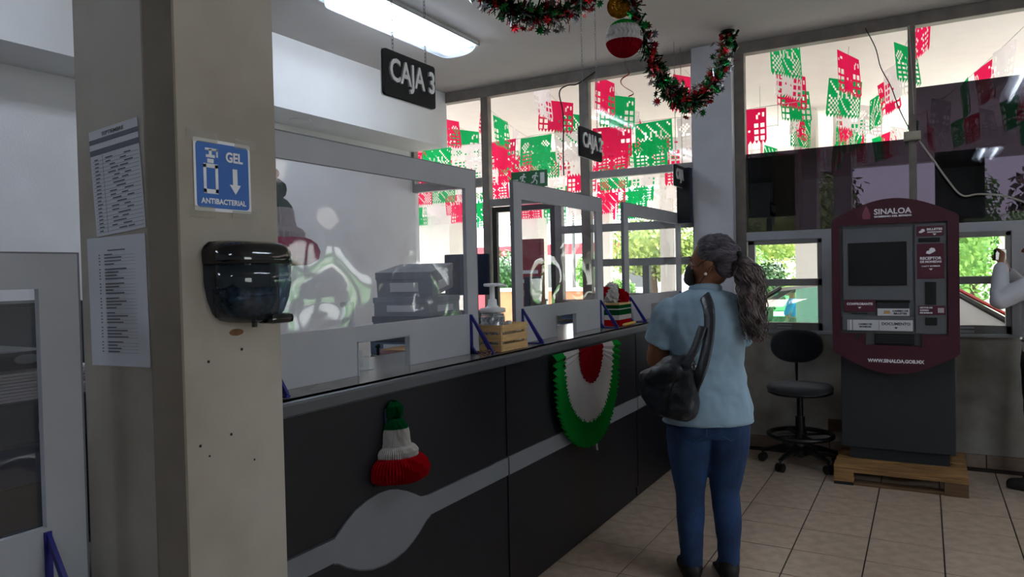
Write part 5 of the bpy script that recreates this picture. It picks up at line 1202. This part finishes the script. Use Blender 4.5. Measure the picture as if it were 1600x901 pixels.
# --- vegetation
def foliage(mb, c, r, n, size, rnd, shell=.55):
    c = Vector(c)
    for i in range(n):
        d = Vector((rnd.gauss(0, 1), rnd.gauss(0, 1), rnd.gauss(0, 1))).normalized(); k = shell + (1 - shell) * rnd.random(); k *= 1 + .12 * math.sin(d.x * 5 + c.x) * math.cos(d.z * 6)
        p = c + Vector((d.x * r[0], d.y * r[1], d.z * r[2])) * k; nn = (d + Vector((rnd.gauss(0, .6), rnd.gauss(0, .6), rnd.gauss(0, .6) + .3))).normalized()
        a = nn.cross(Vector((rnd.random(), rnd.random(), rnd.random()))).normalized() * size * rnd.uniform(.6, 1.3); b = nn.cross(a).normalized() * size * rnd.uniform(.35, .8)
        mb.add([p - a, p - b, p + a, p + b], [(0, 1, 2, 3)])
def tree(x, y, h, r, m, lab, n=2600, size=.16, trunk=.12, name='tree', cat='tree', group=None, blobs=5, seed=0):
    o = empty(name, (x, y, GZ), lab, cat, group); rnd = random.Random(seed + int(x * 10)); mb = MB()
    mb.ball((0, 0, h - r[2]), tuple(q * .62 for q in r), 8)
    for b in range(blobs): foliage(mb, (rnd.uniform(-.45, .45) * r[0], rnd.uniform(-.4, .4) * r[1], h - r[2] + rnd.uniform(-.35, .35) * r[2]), tuple(q * .68 for q in r), n // blobs, size, rnd)
    foliage(mb, (0, 0, h - r[2]), r, n // 2, size, rnd, .8)
    mb.build('crown', m, o)
    MB().tube([(0, 0, 0), (.05, 0, (h - r[2]) * .5), (0, 0, h - r[2])], [trunk, trunk * .8, trunk * .6], 8).build('trunk', M['bark'], o)
tree(-5.75, 17.0, 2.9, (1.3, 1.0, .78), M['leaf'], 'rounded clipped tree seen through the farthest screen', 5000, .06, seed=1)
tree(-3.6, 20.0, 4.3, (2.2, 1.3, 1.6), M['leaf'], 'pale green bushy tree behind the left sliding window', 9000, .06, seed=2)
tree(-5.85, 15.0, 1.45, (.4, .4, .38), M['leafb'], 'small bright green shrub seen through the window left of the farthest screen', 1600, .04, .04, 'shrub', 'shrub', seed=3)
tree(-3.4, 16.6, 2.1, (.5, .5, .8), M['leafb'], 'upright bright green shrub left in the sliding window', 2200, .05, .05, 'shrub', 'shrub', seed=4)
tree(-2.85, 15.4, 1.7, (.42, .4, .5), M['leafd'], 'dark bluish shrub in the middle of the left sliding window', 1800, .05, .05, 'shrub', 'shrub', seed=5)
tree(.66, 15.0, 3.4, (.52, .5, 1.35), M['leafb'], 'bright green leafy tree just right of the kiosk', 4000, .055, seed=6)
tree(3.6, 19.5, 5.0, (1.8, 1.5, 1.8), M['leafbr'], 'brownish tree high behind the right tinted pane', 4000, .11, seed=7)
tree(-4.6, 25.5, 6.4, (3.0, 1.6, 2.2), M['leafbr'], 'dark brownish tree behind the left tinted pane', 4500, .14, seed=8)
tree(-14.5, 24, 2.5, (1.6, 1.2, .9), M['leafd'], 'distant grey-green tree seen at the left of the middle screen', 2500, .09, seed=9)
tree(-9.6, 22.5, 2.2, (.7, .7, .7), M['leafb'], 'distant green tree beside the lamp post', 1800, .07, seed=10)
def palm(x, y, h, lab):
    o = empty('palm', (x, y, GZ), lab, 'palm'); MB().tube([(0, 0, 0), (.05, 0, h * .5), (0, 0, h)], [.13, .1, .09], 8).build('trunk', M['bark'], o)
    for i in range(16):
        a = i * 2.4; mb = MB(); L = 1.1; up = .5 + .5 * ((i * 37) % 10) / 10; P = [Vector((math.cos(a) * L * t, math.sin(a) * L * t, up * t - 1.3 * t * t)) for t in [q / 7 for q in range(8)]]
        for p, q in zip(P, P[1:]):
            d = (q - p); s_ = d.cross(VZ).normalized()
            for sg_ in (-1, 1):
                for e in (0, .5): b = p + d * e; mb.add([b, b + d * .25, b + s_ * sg_ * .22 + d * .6 - VZ * .1], [(0, 1, 2)])
        mb.build('frond', M['leafb'], o, loc=(0, 0, h))
palm(1.9, 17.0, 2.4, 'small palm seen right of the kiosk through the sliding window')
palm(-13.6, 19.5, 2.0, 'distant palm above the pink wall, seen through the largest screen')
# --- buildings, wall, lamp post
bd1 = empty('low_building', (-13, 30, GZ), 'low far white building with a red painted band', 'building')
MB().box((-9, -2, 0), (5, 2, 2.6)).build('wall', M['bwhite'], bd1); MB().box((-9.02, -2.04, 2.3), (5.02, -2.0, 2.75)).build('red_band', M['bred'], bd1)
for i in range(6): w_ = MB().box((-8 + i * 2.1, -2.03, .9), (-7 + i * 2.1, -1.99, 1.9)).build('window', M['kgrey'], bd1)
rw = empty('orange_wall', (-7.4, 16.0, GZ), 'low orange rendered wall seen through the middle screen', 'wall'); MB().box((-2.0, -.1, 0), (1.2, .1, 1.1), bev=.02).build('wall', M['orange'], rw); MB().box((-2.05, -.14, 1.1), (1.25, .14, 1.18), bev=.01).build('coping', M['bwhite'], rw)
rw = empty('pink_wall', (-13.4, 17.5, GZ), 'pinkish red low wall seen through the largest screen', 'wall'); MB().box((-2.4, -.1, 0), (2.6, .1, 1.75), bev=.02).build('wall', M['bred'], rw); MB().box((-2.45, -.14, 1.75), (2.65, .14, 1.8), bev=.01).build('coping', M['bwhite'], rw)
lp = empty('lamp_post', (-9.2, 20, GZ), 'distant double-armed street lamp seen through the middle screen', 'lamp'); MB().cyl((0, 0, 0), (0, 0, 4.6), .06, .04).tube([(-.8, 0, 4.7), (0, 0, 4.6), (.8, 0, 4.7)], .03, 6).build('pole', M['steel'], lp)
for s_ in (-1, 1): MB().box((s_ * .8 - .25, -.1, 4.66), (s_ * .8 + .25, .1, 4.74), bev=.02).build('lamp_head', M['steel'], lp)
bd2 = empty('far_house', (4.5, 24, GZ), 'far pale pink house seen right of the kiosk', 'building'); MB().box((-4, -2, 0), (3, 2, 2.4)).build('wall', M['bwhite'], bd2); MB().box((-4.2, -2.2, 2.4), (3.2, 2.2, 2.6)).build('roof', M['folder'], bd2); MB().box((-2.2, -2.04, 0), (-1.3, -2, 1.9)).build('door', M['folder'], bd2); MB().box((-.5, -2.04, .8), (.6, -2, 1.7)).build('window', M['kgrey'], bd2)
# --- cars (length along x, nose towards -x)
def car(x, y, rz, paint, lab, sc=1.0):
    o = empty('car', (x, y, GZ), lab, 'car', rz=rz); o.scale = (sc, sc, sc)
    prof = [(-2.15, .35), (-2.2, .55), (-2.1, .72), (-1.3, .86), (-.95, .9), (1.55, .95), (2.0, .93), (2.15, .85), (2.2, .5), (2.1, .32)]
    rg = []
    for yy, k, dz in ((-.84, .97, -.03), (-.87, 1, 0), (-.86, .995, .02), (.86, .995, .02), (.87, 1, 0), (.84, .97, -.03)):
        rg.append([(p[0] * k, yy, p[1] + (dz if p[1] > .6 else -dz)) for p in prof])
    MB().ring_tube(rg).build('body_shell', paint, o)
    roof = [(-.35, 1.36), (.1, 1.42), (.8, 1.41), (1.25, 1.34)]
    MB().ring_tube([[(p[0], yy, p[1] - abs(yy) * .04) for p in roof] + [(p[0], yy, p[1] - .035 - abs(yy) * .04) for p in reversed(roof)] for yy in (-.62, 0, .62)]).build('roof', paint, o)
    for s_ in (-1, 1):
        pm = MB()
        for a, b in (((-1.05, .9), (-.33, 1.36)), ((.42, .93), (.36, 1.40)), ((1.85, .93), (1.22, 1.35))): pm.tube([(a[0], s_ * .8, a[1]), (b[0], s_ * .6, b[1] - .02)], .028, 6)
        pm.build('pillar', M['black'], o)
        MB().add([(-1.0, s_ * .79, .91), (.42, s_ * .79, .94), (.37, s_ * .61, 1.36), (-.33, s_ * .61, 1.32)], [(0, 1, 2, 3)]).add([(.45, s_ * .79, .94), (1.0, s_ * .79, .94), (.92, s_ * .61, 1.34), (.40, s_ * .61, 1.36)], [(0, 1, 2, 3)]).build('side_window', M['cargl'], o)
        MB().add([(1.0, s_ * .795, .92), (1.9, s_ * .795, .92), (1.26, s_ * .605, 1.34), (.92, s_ * .615, 1.36)], [(0, 1, 2, 3)]).build('quarter_panel', paint, o)
        MB().tube([(1.0, s_ * .80, .93), (.92, s_ * .62, 1.37)], .015, 6).build('window_seal', M['black'], o)
        for wx in (-1.38, 1.36):
            wh = MB().lathe([(.12, -.1), (.3, -.1), (.32, -.07), (.32, .07), (.3, .1), (.12, .1)], n=24); wh.v = [(a + wx, c_ + s_ * .78, b_ + .32) for a, b_, c_ in wh.v]; wq = wh.build('wheel', M['tyre'], o)
            MB().cyl((wx, s_ * .885, .32), (wx, s_ * .87, .32), .19, n=14).build('hub_cap', M['alu_light'], wq)
        MB().box((-2.2, s_ * .5, .58), (-2.1, s_ * .8, .7), bev=.02).build('headlight', M['acr'], o); MB().box((2.12, s_ * .5, .68), (2.2, s_ * .82, .84), bev=.02).build('tail_light', M['taill'], o)
        MB().rbox((-.85, s_ * .95, .98), (.1, .16, .12), .03).build('wing_mirror', M['black'], o)
    MB().add([(-1.05, -.74, .9), (-1.05, .74, .9), (-.36, .58, 1.34), (-.36, -.58, 1.34)], [(0, 1, 2, 3)]).build('windscreen', M['cargl'], o); MB().add([(1.9, -.74, .93), (1.9, .74, .93), (1.26, .58, 1.32), (1.26, -.58, 1.32)], [(0, 1, 2, 3)]).build('tailgate', paint, o); MB().tube([(1.28, -.6, 1.345), (1.92, -.78, .95)], .018, 6).build('red_reflection', M['taill'], o)  # red tube along the rear edge stands for a red reflection on the paint
car(-1.05, 9.05, 0, M['carw'], 'pale silver car with greenish windows parked outside the sliding windows', 1.0)
# --- seated person outside
op = empty('person', (-1.95, 13.0, GZ), 'distant person in sky blue shirt sitting outside, seen through the car windows', 'person', rz=math.radians(90))
m_ = MB(); head(m_, (0, .02, 1.18), (0, 1), .95); limb(m_, [(0, 0, 1.12), (0, 0, 1.0)], [.05, .06]); stack(m_, [(0, 0, .5, .14, .1), (0, 0, .8, .13, .09), (0, 0, 1.0, .1, .07)], 16)
for k in (-1, 1): limb(m_, [(k * .17, 0, .95), (k * .22, .06, .72), (k * .12, .25, .62)], [.045, .04, .03]); hand(m_, (k * .12, .25, .62), (0, 1, -.2), (0, 0, -1), .9); limb(m_, [(k * .1, 0, .5), (k * .1, .42, .48), (k * .1, .42, .1)], [.07, .055, .04])
blend(m_.build('body', M['skin2'], op), .012, 3)
m_ = MB(); stack(m_, [(0, 0, .48, .17, .12), (0, 0, .8, .18, .12), (0, 0, .97, .16, .09), (0, 0, 1.04, .07, .06)], 20)
for k in (-1, 1): limb(m_, [(k * .16, 0, .96), (k * .21, .05, .8)], [.06, .06])
blend(m_.build('shirt', M['blueshirt'], op), .012, 3)
m_ = MB()
for k in (-1, 1): limb(m_, [(k * .1, 0, .5), (k * .1, .42, .48), (k * .1, .42, .1)], [.09, .07, .055])
blend(m_.build('trousers', M['jeanblue'], op), .012, 3)
for k in (-1, 1): MB().rbox((k * .1, .48, .04), (.09, .25, .08), .03).build('shoe', M['shoe'], op)
MB().ball((0, .0, 1.21), (.085, .1, .09), 10).build('hair', M['hairb'], op, smooth=True)
wc_ = empty('garden_chair', (-1.95, 13.0, GZ), 'white plastic chair outside under the person in the blue shirt', 'chair', rz=math.radians(90))
MB().box((-.22, -.2, .36), (.22, .24, .40), bev=.01).build('seat', M['white'], wc_); MB().box((-.22, -.24, .4), (.22, -.2, .8), bev=.01).build('backrest', M['white'], wc_)
for a in (-.2, .2):
    for b in (-.2, .2): MB().box((a - .02, b - .02, 0), (a + .02, b + .02, .37)).build('leg', M['white'], wc_)
